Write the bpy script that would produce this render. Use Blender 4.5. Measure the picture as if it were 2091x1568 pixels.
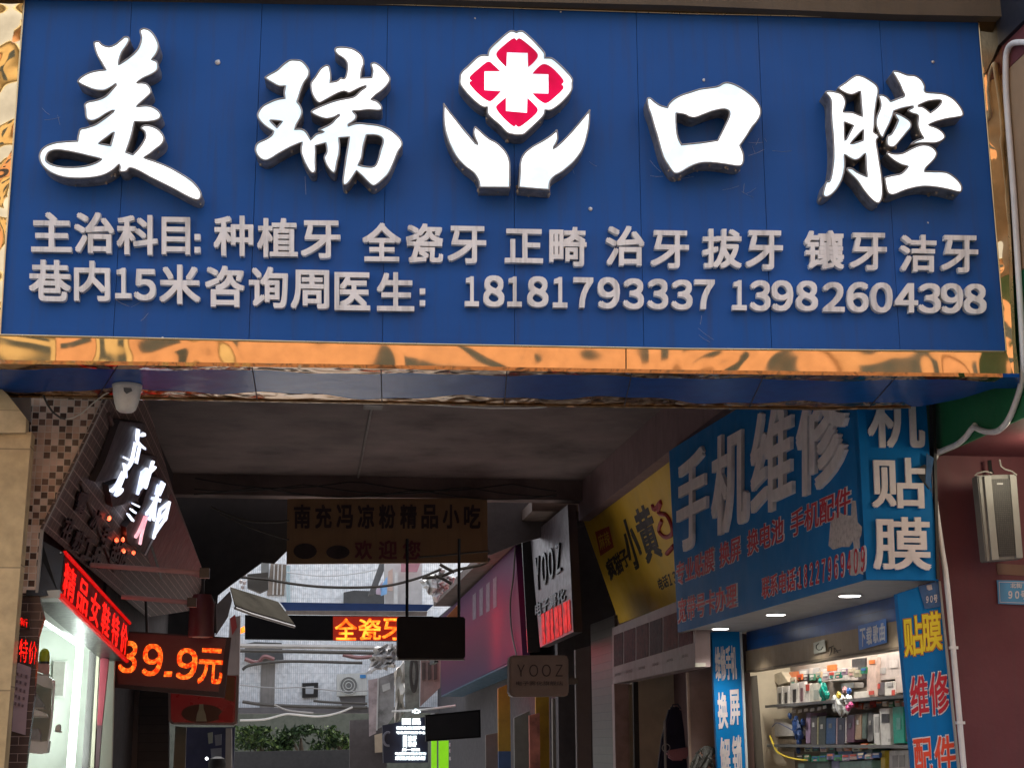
# Dental clinic sign over a covered alley entrance
import bpy, bmesh, math, random
from mathutils import Vector, Matrix
random.seed(7)
R = math.radians
for o in list(bpy.data.objects): bpy.data.objects.remove(o)
S = bpy.context.scene
COL = S.collection

# ------------------------------------------------------------------ camera, sky, sun, exposure
PW, PH, FPX = 2091.0, 1568.0, 3080.0            # size of the photograph and focal length in its pixels
CAM = Vector((0, 0, 1.6))
YAW, PITCH, ROLL = R(4.2), R(13.27), R(-0.37)
fwd = Vector((math.sin(YAW)*math.cos(PITCH), math.cos(YAW)*math.cos(PITCH), math.sin(PITCH)))
r0 = Vector((math.cos(YAW), -math.sin(YAW), 0)); u0 = r0.cross(fwd)
rt = r0*math.cos(ROLL) + u0*math.sin(ROLL); up = u0*math.cos(ROLL) - r0*math.sin(ROLL)
cd = bpy.data.cameras.new('camera'); cam = bpy.data.objects.new('camera', cd); COL.objects.link(cam)
cd.sensor_fit = 'HORIZONTAL'; cd.sensor_width = 36; cd.lens = FPX/PW*36
cd.clip_start = .05; cd.clip_end = 2000
cam.matrix_world = Matrix(((rt.x, up.x, -fwd.x, CAM.x), (rt.y, up.y, -fwd.y, CAM.y), (rt.z, up.z, -fwd.z, CAM.z), (0, 0, 0, 1)))
S.camera = cam

W = bpy.data.worlds.new('World'); S.world = W; W.use_nodes = True
nt = W.node_tree; sky = nt.nodes.new('ShaderNodeTexSky'); sky.sky_type = 'NISHITA'; sky.sun_disc = False
SUN_EL, SUN_AZ = R(60), R(20)                   # high and hazy beyond the sign: the sign hangs in open shade
LITK = .43                                      # brightness of everything that is lit, at this exposure
sky.sun_elevation = SUN_EL; sky.sun_rotation = SUN_AZ; sky.dust_density = 4; sky.ozone_density = .6; sky.air_density = 1.0
bg = nt.nodes['Background']; bg.inputs[1].default_value = .15
hs_ = nt.nodes.new('ShaderNodeHueSaturation'); hs_.inputs['Saturation'].default_value = .4      # hazy, nearly white sky
nt.links.new(sky.outputs[0], hs_.inputs['Color']); nt.links.new(hs_.outputs[0], bg.inputs[0])
sl = bpy.data.lights.new('sun', 'SUN'); sl.energy = 1.2; sl.angle = R(25); sl.color = (1, .95, .88)
so = bpy.data.objects.new('sun', sl); COL.objects.link(so)
sd = Vector((math.sin(SUN_AZ)*math.cos(SUN_EL), math.cos(SUN_AZ)*math.cos(SUN_EL), math.sin(SUN_EL)))
so.rotation_euler = sd.to_track_quat('Z', 'Y').to_euler(); so.location = sd*60
S.view_settings.view_transform = 'Standard'; S.view_settings.look = 'None'
S.view_settings.exposure = 1.68; S.view_settings.gamma = 1; S.view_settings.use_curve_mapping = False

# ------------------------------------------------------------------ geometry helpers
def ray(px, py):
    return (rt*((px-PW/2)/FPX) - up*((py-PH/2)/FPX) + fwd)
_a = ray(600, 1503); A = Vector((_a.x, _a.y, 0)).normalized()     # direction of the alley
LT = Vector((A.y, -A.x, 0))                                       # to its right
ZZ = Vector((0, 0, 1))
def hit(px, py, p0, n):
    d = ray(px, py); return CAM + d*((p0-CAM).dot(n)/d.dot(n))
def onY(px, py, Y): return hit(px, py, Vector((0, Y, 0)), Vector((0, 1, 0)))     # parallel to the shop sign
def onS(px, py, s): return hit(px, py, A*s, A)                                    # across the alley, s metres away
def onL(px, py, d): return hit(px, py, LT*d, LT)                                  # along the alley, d metres to the right
def onZ(px, py, z): return hit(px, py, Vector((0, 0, z)), ZZ)
def ptA(s, d, z): return A*s + LT*d + ZZ*z

def newell(p):
    n = Vector((0, 0, 0))
    for i in range(len(p)):
        a, b = p[i], p[(i+1) % len(p)]
        n += Vector(((a.y-b.y)*(a.z+b.z), (a.z-b.z)*(a.x+b.x), (a.x-b.x)*(a.y+b.y)))
    return n.normalized()
def facing(p):
    n = newell(p); c = sum(p, Vector((0, 0, 0)))/len(p)
    return n if n.dot(CAM-c) > 0 else -n

class MB:
    def __init__(s): s.v = []; s.f = []; s.uv = {}
    def add(s, v, f):
        k = len(s.v); s.v += [Vector(q) for q in v]; s.f += [tuple(i+k for i in g) for g in f]; return s
    def prism(s, pts, vec):
        n = len(pts); v = list(pts)+[p+vec for p in pts]
        f = [tuple(range(n)), tuple(range(2*n-1, n-1, -1))]+[(i, i+n, (i+1) % n+n, (i+1) % n) for i in range(n)]
        return s.add(v, f)
    def plate(s, pts, t):            # front face = pts, body goes away from the camera
        return s.prism(pts, -facing(pts)*t)
    def box(s, c, hx, hy, hz, ax=None):
        ax = ax or (Vector((1, 0, 0)), Vector((0, 1, 0)), ZZ); c = Vector(c)
        v = [c+ax[0]*hx*i+ax[1]*hy*j+ax[2]*hz*k for k in (-1, 1) for j in (-1, 1) for i in (-1, 1)]
        return s.add(v, [(0, 2, 3, 1), (4, 5, 7, 6), (0, 1, 5, 4), (2, 6, 7, 3), (0, 4, 6, 2), (1, 3, 7, 5)])
    def abox(s, s0, s1, d0, d1, z0, z1):     # box in alley coordinates
        return s.box(ptA((s0+s1)/2, (d0+d1)/2, (z0+z1)/2), abs(d1-d0)/2, abs(s1-s0)/2, abs(z1-z0)/2, (LT, A, ZZ))
    def tube(s, path, r, seg=8, cap=True):
        n = len(path); k = len(s.v); prev = None
        for i, p in enumerate(path):
            t = (path[min(i+1, n-1)]-path[max(i-1, 0)]).normalized()
            b = t.cross(ZZ if abs(t.z) < .95 else Vector((1, 0, 0))).normalized() if prev is None else (prev-t*prev.dot(t)).normalized()
            prev = b; c = t.cross(b); rr = r[i] if isinstance(r, (list, tuple)) else r
            for q in range(seg):
                an = 2*math.pi*q/seg; s.v.append(p+b*rr*math.cos(an)+c*rr*math.sin(an))
        for i in range(n-1):
            for q in range(seg):
                s.f.append((k+i*seg+q, k+i*seg+(q+1) % seg, k+(i+1)*seg+(q+1) % seg, k+(i+1)*seg+q))
        if cap:
            s.f.append(tuple(k+q for q in range(seg-1, -1, -1))); s.f.append(tuple(k+(n-1)*seg+q for q in range(seg)))
        return s
    def lathe(s, prof, c, axis=ZZ, seg=20):
        path = [Vector(c)+axis*h for _, h in prof]; k = len(s.v); n = len(prof)
        b = axis.cross(Vector((1, 0, 0)) if abs(axis.x) < .9 else ZZ).normalized(); e = axis.cross(b)
        for i in range(n):
            for q in range(seg):
                an = 2*math.pi*q/seg; s.v.append(path[i]+(b*math.cos(an)+e*math.sin(an))*max(prof[i][0], 1e-4))
        for i in range(n-1):
            for q in range(seg):
                s.f.append((k+i*seg+q, k+i*seg+(q+1) % seg, k+(i+1)*seg+(q+1) % seg, k+(i+1)*seg+q))
        s.f.append(tuple(k+q for q in range(seg-1, -1, -1))); s.f.append(tuple(k+(n-1)*seg+q for q in range(seg)))
        return s
    def blob(s, c, r, sq=(1, 1, 1), seg=8):
        k = len(s.v); rows = max(3, seg//2)
        for i in range(rows+1):
            th = math.pi*i/rows
            for q in range(seg):
                ph = 2*math.pi*q/seg; j = 1+random.uniform(-.18, .18)
                s.v.append(Vector(c)+Vector((math.sin(th)*math.cos(ph)*sq[0], math.sin(th)*math.sin(ph)*sq[1], math.cos(th)*sq[2]))*r*j)
        for i in range(rows):
            for q in range(seg):
                s.f.append((k+i*seg+q, k+i*seg+(q+1) % seg, k+(i+1)*seg+(q+1) % seg, k+(i+1)*seg+q))
        return s
    def build(s, name, mat, parent=None, smooth=False, bevel=0, uvn=None, origin=None, kind=None):
        if parent is not None:
            t = parent; off = Vector((0, 0, 0))
            while t is not None: off = off+t.location; t = t.parent
            loc = Vector((0, 0, 0))
        else:
            if origin is None:
                xs = [p.x for p in s.v]; ys = [p.y for p in s.v]; zs = [p.z for p in s.v]
                origin = Vector(((min(xs)+max(xs))/2, (min(ys)+max(ys))/2, min(zs)))
            off = origin; loc = origin
        me = bpy.data.meshes.new(name); me.from_pydata([tuple(p-off) for p in s.v], [], s.f)
        mats = mat if isinstance(mat, (list, tuple)) else [mat]
        for m in mats: me.materials.append(m)
        bm = bmesh.new(); bm.from_mesh(me); bmesh.ops.recalc_face_normals(bm, faces=bm.faces)
        if bevel:
            bmesh.ops.bevel(bm, geom=[e for e in bm.edges if e.calc_face_angle(0) > .6], offset=bevel, segments=2, affect='EDGES', clamp_overlap=True)
        uvl = bm.loops.layers.uv.new('UVMap')          # metres along the wall and upwards
        un = uvn or LT
        for f in bm.faces:
            n = f.normal; h = ZZ.cross(n)
            h = h.normalized() if h.length > .2 else un
            w = n.cross(h)
            if w.z < 0: w = -w; h = -h
            for l in f.loops: p = l.vert.co+off; l[uvl].uv = (p.dot(h), p.dot(w))
            if smooth: f.smooth = True
        bm.to_mesh(me); bm.free()
        if smooth:
            try: me.set_sharp_from_angle(angle=R(40))
            except Exception: pass
        o = bpy.data.objects.new(name, me); COL.objects.link(o); o.location = loc
        if parent is not None: o.parent = parent
        if kind: o['kind'] = kind
        return o

def tag(o, label, cat, group=None):
    o['label'] = label; o['category'] = cat
    if group: o['group'] = group
    return o
def thing(name, label, cat, loc, group=None):
    o = bpy.data.objects.new(name, None); COL.objects.link(o); o.location = loc; o.empty_display_size = .1
    return tag(o, label, cat, group)

# ------------------------------------------------------------------ lettering
_gc = {}
def fw(t): return ''.join(chr(ord(c)+0xFEE0) if '!' <= c <= '~' else c for c in t)
def glyph(text, bold=0.0, space=1.0):
    key = (text, bold, space)
    if key in _gc: return _gc[key]
    c = bpy.data.curves.new('t', 'FONT'); c.body = text; c.offset = bold; c.extrude = .5; c.space_character = space; c.resolution_u = 4
    o = bpy.data.objects.new('t', c); COL.objects.link(o); bpy.context.view_layer.update()
    me = bpy.data.meshes.new_from_object(o.evaluated_get(bpy.context.evaluated_depsgraph_get()))
    v = [tuple(q.co) for q in me.vertices]; f = [tuple(p.vertices) for p in me.polygons]
    bpy.data.objects.remove(o); bpy.data.curves.remove(c); bpy.data.meshes.remove(me)
    xs = [p[0] for p in v]; ys = [p[1] for p in v]
    _gc[key] = (v, f, min(xs), max(xs), min(ys), max(ys)); return _gc[key]
def put(mb, text, quad, th, off=0.0, bold=.0, space=1.0, grow=0.0):
    """Lay text into a quad TL, TR, BR, BL of points; th = thickness towards the viewer, off = lift."""
    v, f, x0, x1, y0, y1 = glyph(text, 0.0, space); TL, TR, BR, BL = quad; n = facing(list(quad))
    # heavier strokes: a few copies shifted by half the extra width, each lifted a hair above the last
    sh = [(0, 0)] if not bold else [(-bold, -bold), (bold, -bold), (-bold, bold), (bold, bold)]
    X0, X1, Y0, Y1 = x0-bold, x1+bold, y0-bold, y1+bold
    for k, (dx, dy) in enumerate(sh):
        out = []
        for x, y, z in v:
            a = (x+dx-X0)/(X1-X0); b = (y+dy-Y0)/(Y1-Y0)
            a = a*(1+2*grow)-grow; b = b*(1+2*grow)-grow
            w = (z+.5)*th if z < 0 else th+k*.00025
            out.append((BL*(1-a)+BR*a)*(1-b)+(TL*(1-a)+TR*a)*b+n*(off+w-k*.0001*(z < 0)))
        mb.add(out, f)
    return mb
def rq(x0, y0, x1, y1, fn, v, sl=0.0, lean=0.0):
    """Pixel box on a plane as a quad; sl = slope of its rows, lean = sideways lean of its columns."""
    return [fn(x0+lean, y0, v), fn(x1+lean, y0+sl*(x1-x0), v), fn(x1, y1+sl*(x1-x0), v), fn(x0, y1, v)]

def smooth_loop(pts, n=5):
    """Closed outline: (x, y) are smooth points, (x, y, 1) corners."""
    N = len(pts); out = []
    for i in range(N):
        p1, p2 = pts[i], pts[(i+1) % N]; p0, p3 = pts[i-1], pts[(i+2) % N]
        if len(p1) > 2: p0 = p1
        if len(p2) > 2: p3 = p2
        for k in range(n):
            t = k/n; q = []
            for j in (0, 1):
                a, b, c, d = p0[j], p1[j], p2[j], p3[j]
                q.append(.5*(2*b+(c-a)*t+(2*a-5*b+4*c-d)*t*t+(3*b-a-3*c+d)*t**3))
            out.append(tuple(q))
    return out
def area(l): return .5*sum(l[i][0]*l[(i+1) % len(l)][1]-l[(i+1) % len(l)][0]*l[i][1] for i in range(len(l)))
def inset(l, d):
    """Move every vertex inwards by d (outer loops counter-clockwise, holes clockwise)."""
    out = []; N = len(l)
    for i in range(N):
        a = Vector(l[i-1]); b = Vector(l[i]); c = Vector(l[(i+1) % N])
        e1 = (b-a); e2 = (c-b)
        if e1.length < 1e-6 or e2.length < 1e-6: out.append(l[i]); continue
        n1 = Vector((-e1.y, e1.x)).normalized(); n2 = Vector((-e2.y, e2.x)).normalized()
        m = n1+n2
        if m.length < .3: m = n1
        m.normalize(); k = min(1/max(m.dot(n1), .5), 1.6)
        out.append(tuple(b+m*d*k))
    return out
def fill(loops, depth):
    """Filled and extruded 2D outlines (z from -depth/2 to depth/2)."""
    c = bpy.data.curves.new('c', 'CURVE'); c.dimensions = '2D'; c.fill_mode = 'BOTH'; c.extrude = depth/2
    for l in loops:
        s = c.splines.new('POLY'); s.points.add(len(l)-1); s.use_cyclic_u = True
        for p, q in zip(s.points, l): p.co = (q[0], q[1], 0, 1)
    o = bpy.data.objects.new('c', c); COL.objects.link(o); bpy.context.view_layer.update()
    me = bpy.data.meshes.new_from_object(o.evaluated_get(bpy.context.evaluated_depsgraph_get()))
    v = [tuple(q.co) for q in me.vertices]; f = [tuple(p.vertices) for p in me.polygons]
    bpy.data.objects.remove(o); bpy.data.curves.remove(c); bpy.data.meshes.remove(me)
    return v, f

# ------------------------------------------------------------------ materials
def N(nt, t, **k):
    n = nt.nodes.new(t)
    for a, b in k.items(): setattr(n, a, b)
    return n
def base(name):
    m = bpy.data.materials.new(name); m.use_nodes = True; nt = m.node_tree; b = nt.nodes['Principled BSDF']
    return m, nt, b
def rampn(nt, fac, stops):
    r = N(nt, 'ShaderNodeValToRGB'); cr = r.color_ramp
    while len(cr.elements) < len(stops): cr.elements.new(.5)
    for e, (p, c) in zip(cr.elements, stops): e.position = p; e.color = (*c, 1)
    nt.links.new(fac, r.inputs[0]); return r.outputs[0]
def noise(nt, scale, detail=5, vec=None, dist=0, rough=.6):
    n = N(nt, 'ShaderNodeTexNoise'); n.inputs['Scale'].default_value = scale; n.inputs['Detail'].default_value = detail
    n.inputs['Distortion'].default_value = dist; n.inputs['Roughness'].default_value = rough
    if vec is not None: nt.links.new(vec, n.inputs['Vector'])
    return n.outputs[0]
def M(name, col, rough=.6, metal=0.0, var=.18, scale=5.0, bump=0.0, bscale=60.0, emit=None, es=0.0, spec=.5, coat=0.0, streak=.0, alpha=1):
    m, nt, b = base(name); L = nt.links
    co = N(nt, 'ShaderNodeTexCoord')
    f = noise(nt, scale, 6, co.outputs['Object'])
    c = rampn(nt, f, [(.3, tuple(x*(1-var) for x in col)), (.5, col), (.72, tuple(min(1, x*(1+var*.7)) for x in col))])
    if streak:
        mp = N(nt, 'ShaderNodeMapping'); mp.inputs['Scale'].default_value = (14, 14, .8); L.new(co.outputs['Object'], mp.inputs[0])
        g = noise(nt, 1.5, 5, mp.outputs[0]); k = rampn(nt, g, [(.5, (0, 0, 0)), (.75, (streak,)*3)])
        mx = N(nt, 'ShaderNodeMixRGB'); L.new(k, mx.inputs[0]); L.new(c, mx.inputs[1]); mx.inputs[2].default_value = (.05, .042, .035, 1); c = mx.outputs[0]
    L.new(c, b.inputs['Base Color'])
    rr = rampn(nt, noise(nt, scale*2.3, 4, co.outputs['Object']), [(.3, (max(rough-.08, .02),)*3), (.7, (min(rough+.1, 1),)*3)])
    L.new(rr, b.inputs['Roughness']); b.inputs['Metallic'].default_value = metal; b.inputs['Specular IOR Level'].default_value = spec
    b.inputs['Coat Weight'].default_value = coat; b.inputs['Coat Roughness'].default_value = .08
    if bump:
        bp = N(nt, 'ShaderNodeBump'); bp.inputs['Strength'].default_value = bump; bp.inputs['Distance'].default_value = .01
        L.new(noise(nt, bscale, 5, co.outputs['Object']), bp.inputs['Height']); L.new(bp.outputs[0], b.inputs['Normal'])
    if emit: b.inputs['Emission Color'].default_value = (*emit, 1); b.inputs['Emission Strength'].default_value = es*LITK
    return m
def M_lit(name, c1, c2, s0, s1, scale=3.0, base_c=(.5, .5, .5), dots=0.0):
    """Lit acrylic or LED: uneven brightness from the lamps inside; dots = LED pitch in metres."""
    m, nt, b = base(name); L = nt.links; co = N(nt, 'ShaderNodeTexCoord'); uv = N(nt, 'ShaderNodeUVMap')
    f = noise(nt, scale, 3, co.outputs['Object'])
    c = rampn(nt, f, [(.40, c1), (.58, c2)]); L.new(c, b.inputs['Emission Color'])
    st = N(nt, 'ShaderNodeMapRange'); st.inputs[1].default_value = .38; st.inputs[2].default_value = .60; st.inputs[3].default_value = s0*LITK; st.inputs[4].default_value = s1*LITK
    L.new(f, st.inputs[0]); out = st.outputs[0]
    if dots:
        vm = N(nt, 'ShaderNodeVectorMath', operation='SCALE'); vm.inputs['Scale'].default_value = 1/dots; L.new(uv.outputs[0], vm.inputs[0])
        v = N(nt, 'ShaderNodeTexVoronoi'); v.inputs['Randomness'].default_value = 0.0; v.inputs['Scale'].default_value = 1; L.new(vm.outputs[0], v.inputs['Vector'])
        g = N(nt, 'ShaderNodeMapRange'); g.inputs[1].default_value = .25; g.inputs[2].default_value = .55; g.inputs[3].default_value = 1; g.inputs[4].default_value = .12
        L.new(v.outputs['Distance'], g.inputs[0])
        mu = N(nt, 'ShaderNodeMath', operation='MULTIPLY'); L.new(out, mu.inputs[0]); L.new(g.outputs[0], mu.inputs[1]); out = mu.outputs[0]
    L.new(out, b.inputs['Emission Strength']); b.inputs['Base Color'].default_value = (*base_c, 1); b.inputs['Roughness'].default_value = .5; b.inputs['Specular IOR Level'].default_value = .12
    return m
def M_grid(name, tiles, grout, w, h, mortar=.06, off=0.0, rough=.35, bump=.3, checker=False):
    """Tiles or bricks w x h metres on the UV map, each tile with a colour picked from the list."""
    m, nt, b = base(name); L = nt.links; uv = N(nt, 'ShaderNodeUVMap')
    mp = N(nt, 'ShaderNodeMapping'); mp.inputs['Scale'].default_value = (1/w, 1/h, 1); L.new(uv.outputs[0], mp.inputs[0])
    sp = N(nt, 'ShaderNodeSeparateXYZ'); L.new(mp.outputs[0], sp.inputs[0])
    def ma(op, a, bb=None):
        n = N(nt, 'ShaderNodeMath', operation=op)
        for i, q in enumerate((a, bb)):
            if q is None: continue
            if isinstance(q, (int, float)): n.inputs[i].default_value = q
            else: L.new(q, n.inputs[i])
        return n.outputs[0]
    fy = ma('FLOOR', sp.outputs[1]); x = sp.outputs[0]
    if off: x = ma('ADD', x, ma('MULTIPLY', ma('MODULO', fy, 2.0), off))
    fx = ma('FLOOR', x); cb = N(nt, 'ShaderNodeCombineXYZ'); L.new(fx, cb.inputs[0]); L.new(fy, cb.inputs[1])
    wn = N(nt, 'ShaderNodeTexWhiteNoise'); wn.noise_dimensions = '2D'; L.new(cb.outputs[0], wn.inputs['Vector'])
    val = wn.outputs['Value']
    k = len(tiles); c = rampn(nt, val, [(i/k, t) for i, t in enumerate(tiles)])
    c.node.color_ramp.interpolation = 'CONSTANT'
    if checker:
        par = ma('ABSOLUTE', ma('MODULO', ma('ADD', fx, fy), 2.0))
        big = noise(nt, .09, 1, cb.outputs[0])
        pick = ma('MULTIPLY', ma('GREATER_THAN', par, .5), ma('GREATER_THAN', ma('ADD', wn.outputs['Value'], big), .86))
        dk = rampn(nt, val, [(0, checker), (.6, tuple(q*1.9 for q in checker)), (.85, tuple(q*4 for q in checker))])
        mx0 = N(nt, 'ShaderNodeMixRGB'); L.new(pick, mx0.inputs[0]); L.new(c, mx0.inputs[1]); L.new(dk, mx0.inputs[2]); c = mx0.outputs[0]
    ex = ma('ABSOLUTE', ma('SUBTRACT', ma('FRACT', x), .5)); ey = ma('ABSOLUTE', ma('SUBTRACT', ma('FRACT', sp.outputs[1]), .5))
    g = ma('MAXIMUM', ma('GREATER_THAN', ex, .5-mortar*min(w, h)/w/2), ma('GREATER_THAN', ey, .5-mortar*min(w, h)/h/2))
    nz = rampn(nt, noise(nt, 9, 6, uv.outputs[0]), [(.3, (.72,)*3), (.7, (1.1,)*3)])
    mx = N(nt, 'ShaderNodeMixRGB'); L.new(g, mx.inputs[0]); L.new(c, mx.inputs[1]); mx.inputs[2].default_value = (*grout, 1)
    m2 = N(nt, 'ShaderNodeMixRGB', blend_type='MULTIPLY'); m2.inputs[0].default_value = 1; L.new(mx.outputs[0], m2.inputs[1]); L.new(nz, m2.inputs[2])
    L.new(m2.outputs[0], b.inputs['Base Color']); b.inputs['Roughness'].default_value = rough
    bp = N(nt, 'ShaderNodeBump'); bp.inputs['Strength'].default_value = bump; bp.inputs['Distance'].default_value = .004; bp.invert = True
    L.new(g, bp.inputs['Height']); L.new(bp.outputs[0], b.inputs['Normal'])
    return m
def M_mirror(name, col, rough, bscale, bstr, dist, metal=1.0, detail=1.0, wav=1.0, coat=0.0, spec=.5):
    """Thin polished sheet that does not lie flat, so that reflections swim."""
    m, nt, b = base(name); L = nt.links; co = N(nt, 'ShaderNodeTexCoord')
    mp = N(nt, 'ShaderNodeMapping'); mp.inputs['Scale'].default_value = (1, 1, wav); L.new(co.outputs['Object'], mp.inputs[0])
    f = noise(nt, bscale, detail, mp.outputs[0], .4, .45)
    bp = N(nt, 'ShaderNodeBump'); bp.inputs['Strength'].default_value = bstr; bp.inputs['Distance'].default_value = dist
    L.new(f, bp.inputs['Height']); L.new(bp.outputs[0], b.inputs['Normal'])
    c = rampn(nt, noise(nt, 12, 6, co.outputs['Object']), [(.35, tuple(q*.86 for q in col)), (.6, col)])
    L.new(c, b.inputs['Base Color']); b.inputs['Metallic'].default_value = metal; b.inputs['Roughness'].default_value = rough
    b.inputs['Coat Weight'].default_value = coat; b.inputs['Coat Roughness'].default_value = .03; b.inputs['Specular IOR Level'].default_value = spec
    return m
# ------------------------------------------------------------------ the big clinic sign
YS = 7.5                                    # front of the blue board
m_blue = M('blue_board', (.008, .088, .345), .5, spec=.25, var=.10, scale=1.1, bump=.05, bscale=180, streak=.30)
m_seam = M('seam', (.006, .012, .04), .7)
m_gold = M_mirror('gold_mirror', (.84, .61, .34), .05, 3.0, .8, .10, detail=.8)
m_gold2 = M_mirror('gold_mirror_bottom', (.74, .53, .30), .07, 2.0, .7, .085, detail=.7)
m_lip = M('gold_lip', (.62, .47, .26), .3, metal=.8, var=.2)
m_soffit = M_mirror('soffit_board', (.008, .075, .31), .22, 4, .25, .02, metal=0.0, detail=1.5, spec=.10)
m_bronze = M_mirror('bronze_strip', (.40, .25, .13), .14, 7, .6, .05, detail=1.5)
m_side = M('letter_return', (.42, .37, .32), .38, metal=.65, var=.45, scale=22, bump=.25, bscale=70, streak=.5)
m_face = M_lit('lit_white', (.50, .76, .92), (.93, .97, 1.0), .62, 1.35, 4.2, (.8, .8, .8))
m_red = M_lit('lit_red', (.62, .001, .050), (.70, .001, .062), .62, .85, 4, (.12, .001, .012))
m_small = M('grey_acrylic', (.84, .83, .82), .5, var=.12, scale=9, bump=.1, bscale=50, streak=.45)
m_smallside = m_small

root = thing('shop_sign', 'long blue signboard in a gold mirror frame with lit white lettering over the alley entrance', 'sign', onY(1028, 766, YS))
# blue board in vertical sheets
seam_t = [(50, -10), (270, -4), (535.6, 3), (792, 10), (1049, 18), (1299, 25), (1547, 31), (1795, 36.5), (1997.6, 41)]
seam_b = [(0, 684), (231, 693), (508, 698), (781, 702), (1051, 706), (1315, 710.5), (1576, 713.5), (1838, 716), (2055, 718)]
mb = MB()
for i in range(8):
    q = [Vector(onY(*seam_t[i], YS)), onY(*seam_t[i+1], YS), onY(*seam_b[i+1], YS), onY(*seam_b[i], YS)]
    g = .0013
    q[0].x += g; q[3].x += g; q[1].x -= g; q[2].x -= g
    dy = random.uniform(-.0015, .0015)
    for p in q: p.y += dy
    mb.prism(q, Vector((0, .02, 0)))
mb.build('board', m_blue, root)
tl, tr, br, bl = (onY(*p, YS+.03) for p in ((45, -14), (2002, 38), (2060, 722), (-5, 688)))
MB().prism([tl, tr, br, bl], Vector((0, .6, 0))).build('backing', m_seam, root)
# gold mirror frame, a few mm proud of the board
YG = YS-.012
def strip(pts, name, mat, y=YG, th=.05): return MB().prism([onY(*p, y) for p in pts], Vector((0, th, 0))).build(name, mat, root)
strip([(0, 684), (700, 700.5), (1277, 710.5), (1277, 761), (700, 750.5), (-40, 742), (-40, 682)], 'gold_trim', m_gold2)
strip([(1279.5, 710.5), (1700, 715), (2055, 718), (2071, 768), (1700, 764), (1279.5, 761)], 'gold_trim', m_gold2, YG-.001)
strip([(1998, 41), (2000, 30), (2043, 32), (2050, 200), (2062, 600), (2071, 768), (2055, 718), (2026, 380)], 'gold_trim', m_gold)
strip([(-2, -30), (52, -30), (50, -10), (10, 522), (0, 684), (-40, 684)], 'gold_trim', m_gold)
strip([(52, -30), (500, -17), (1400, 10), (2000, 30), (1998, 41), (1400, 28.5), (700, 6.7), (50, -10)], 'gold_trim', m_gold)
mb = MB()
for path, r in (([(50, -10), (10, 522), (0, 684)], .0045), ([(0, 684), (700, 700), (1400, 712.5), (2055, 718)], .005), ([(1998, 41), (2026, 380), (2055, 718)], .0035),
                ([(50, -10), (700, 6.7), (1400, 28.5), (1998, 41)], .003)):
    mb.tube([onY(x, y, YG-.003) for x, y in path], r, 6)
mb.build('edge_bead', m_lip, root, smooth=True)
# tan return on the right-hand end of the frame
MB().prism([onY(*p, YG+.004) for p in ((2043, 32), (2047, 90), (2058, 330), (2074, 700), (2082, 770), (2071, 768), (2062, 600), (2050, 200))], Vector((0, .03, 0))).build('end_panel', m_lip, root)
# underside
zf = onY(1028, 766, YG).z
def uy(px, py): return onZ(px, py, zf)
f_front = [(-60, 742), (700, 751.5), (1400, 763), (2082, 770.5)]
f_back = [(-60, 806), (300, 813), (700, 820), (1100, 827), (1500, 832), (1700, 834), (1880, 830), (1960, 815), (2030, 793)]
def lerp_line(pts, x):
    for a, b in zip(pts, pts[1:]):
        if a[0] <= x <= b[0]: return a[1]+(b[1]-a[1])*(x-a[0])/(b[0]-a[0])
    return pts[-1][1] if x > pts[-1][0] else pts[0][1]
xs = list(range(-60, 2083, 17))
rs = random.Random(3)
def wavy(n, amp, ph):
    return [amp*(.6*math.sin(i*.31+ph)+.5*math.sin(i*.13+2.1*ph)+.3*math.sin(i*.77+ph*3)) for i in range(n)]
w1 = wavy(len(xs), 3.2, .7); w2 = wavy(len(xs), 5.0, 2.2)
joints = [(240, 200), (515, 525), (778, 780), (1035, 1030), (1290, 1275), (1560, 1530), (1830, 1775)]
def soffit_strip(lo, hi, name, mat, dz):
    mb = MB(); top = []; 
    for i, x in enumerate(xs): top.append((x, lo(i, x), hi(i, x)))
    for (xa, la, ha), (xb, lb, hb) in zip(top, top[1:]):
        if ha-la < .3 and hb-lb < .3: continue
        mb.prism([onZ(xa, la, zf+dz), onZ(xb, lb, zf+dz), onZ(xb, hb, zf+dz), onZ(xa, ha, zf+dz)], Vector((0, 0, .02)))
    bm_v = mb
    return bm_v.build(name, mat, root)
ff = lambda i, x: lerp_line(f_front, x); fb = lambda i, x: lerp_line(f_back, x)
m1 = lambda i, x: ff(i, x)+9+max(-6, w1[i]) if x < 2040 else ff(i, x)
m2 = lambda i, x: max(fb(i, x)-13-w2[i]*1.3, m1(i, x)+10) if x < 1850 else fb(i, x)
fbc = lambda i, x: max(fb(i, x), ff(i, x)+.5)
soffit_strip(ff, lambda i, x: min(m1(i, x), fbc(i, x)), 'soffit_edge', m_bronze, 0)
soffit_strip(lambda i, x: min(m1(i, x), fbc(i, x)), lambda i, x: min(m2(i, x), fbc(i, x)), 'soffit', m_soffit, .001)
soffit_strip(lambda i, x: min(m2(i, x), fbc(i, x)), fbc, 'soffit_edge', m_bronze, 0)
for a, b in joints: MB().tube([onZ(a, lerp_line(f_front, a)+2, zf-.0005), onZ(b, lerp_line(f_back, b)-1, zf-.0005)], .003, 5).build('soffit_joint', m_seam, root)
mb = MB(); mb.tube([onZ(x, lerp_line(f_back, x)+1, zf-.004) for x in range(-60, 1900, 40)], .008, 6)
mb.build('rear_angle', m_bronze, root)

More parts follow.
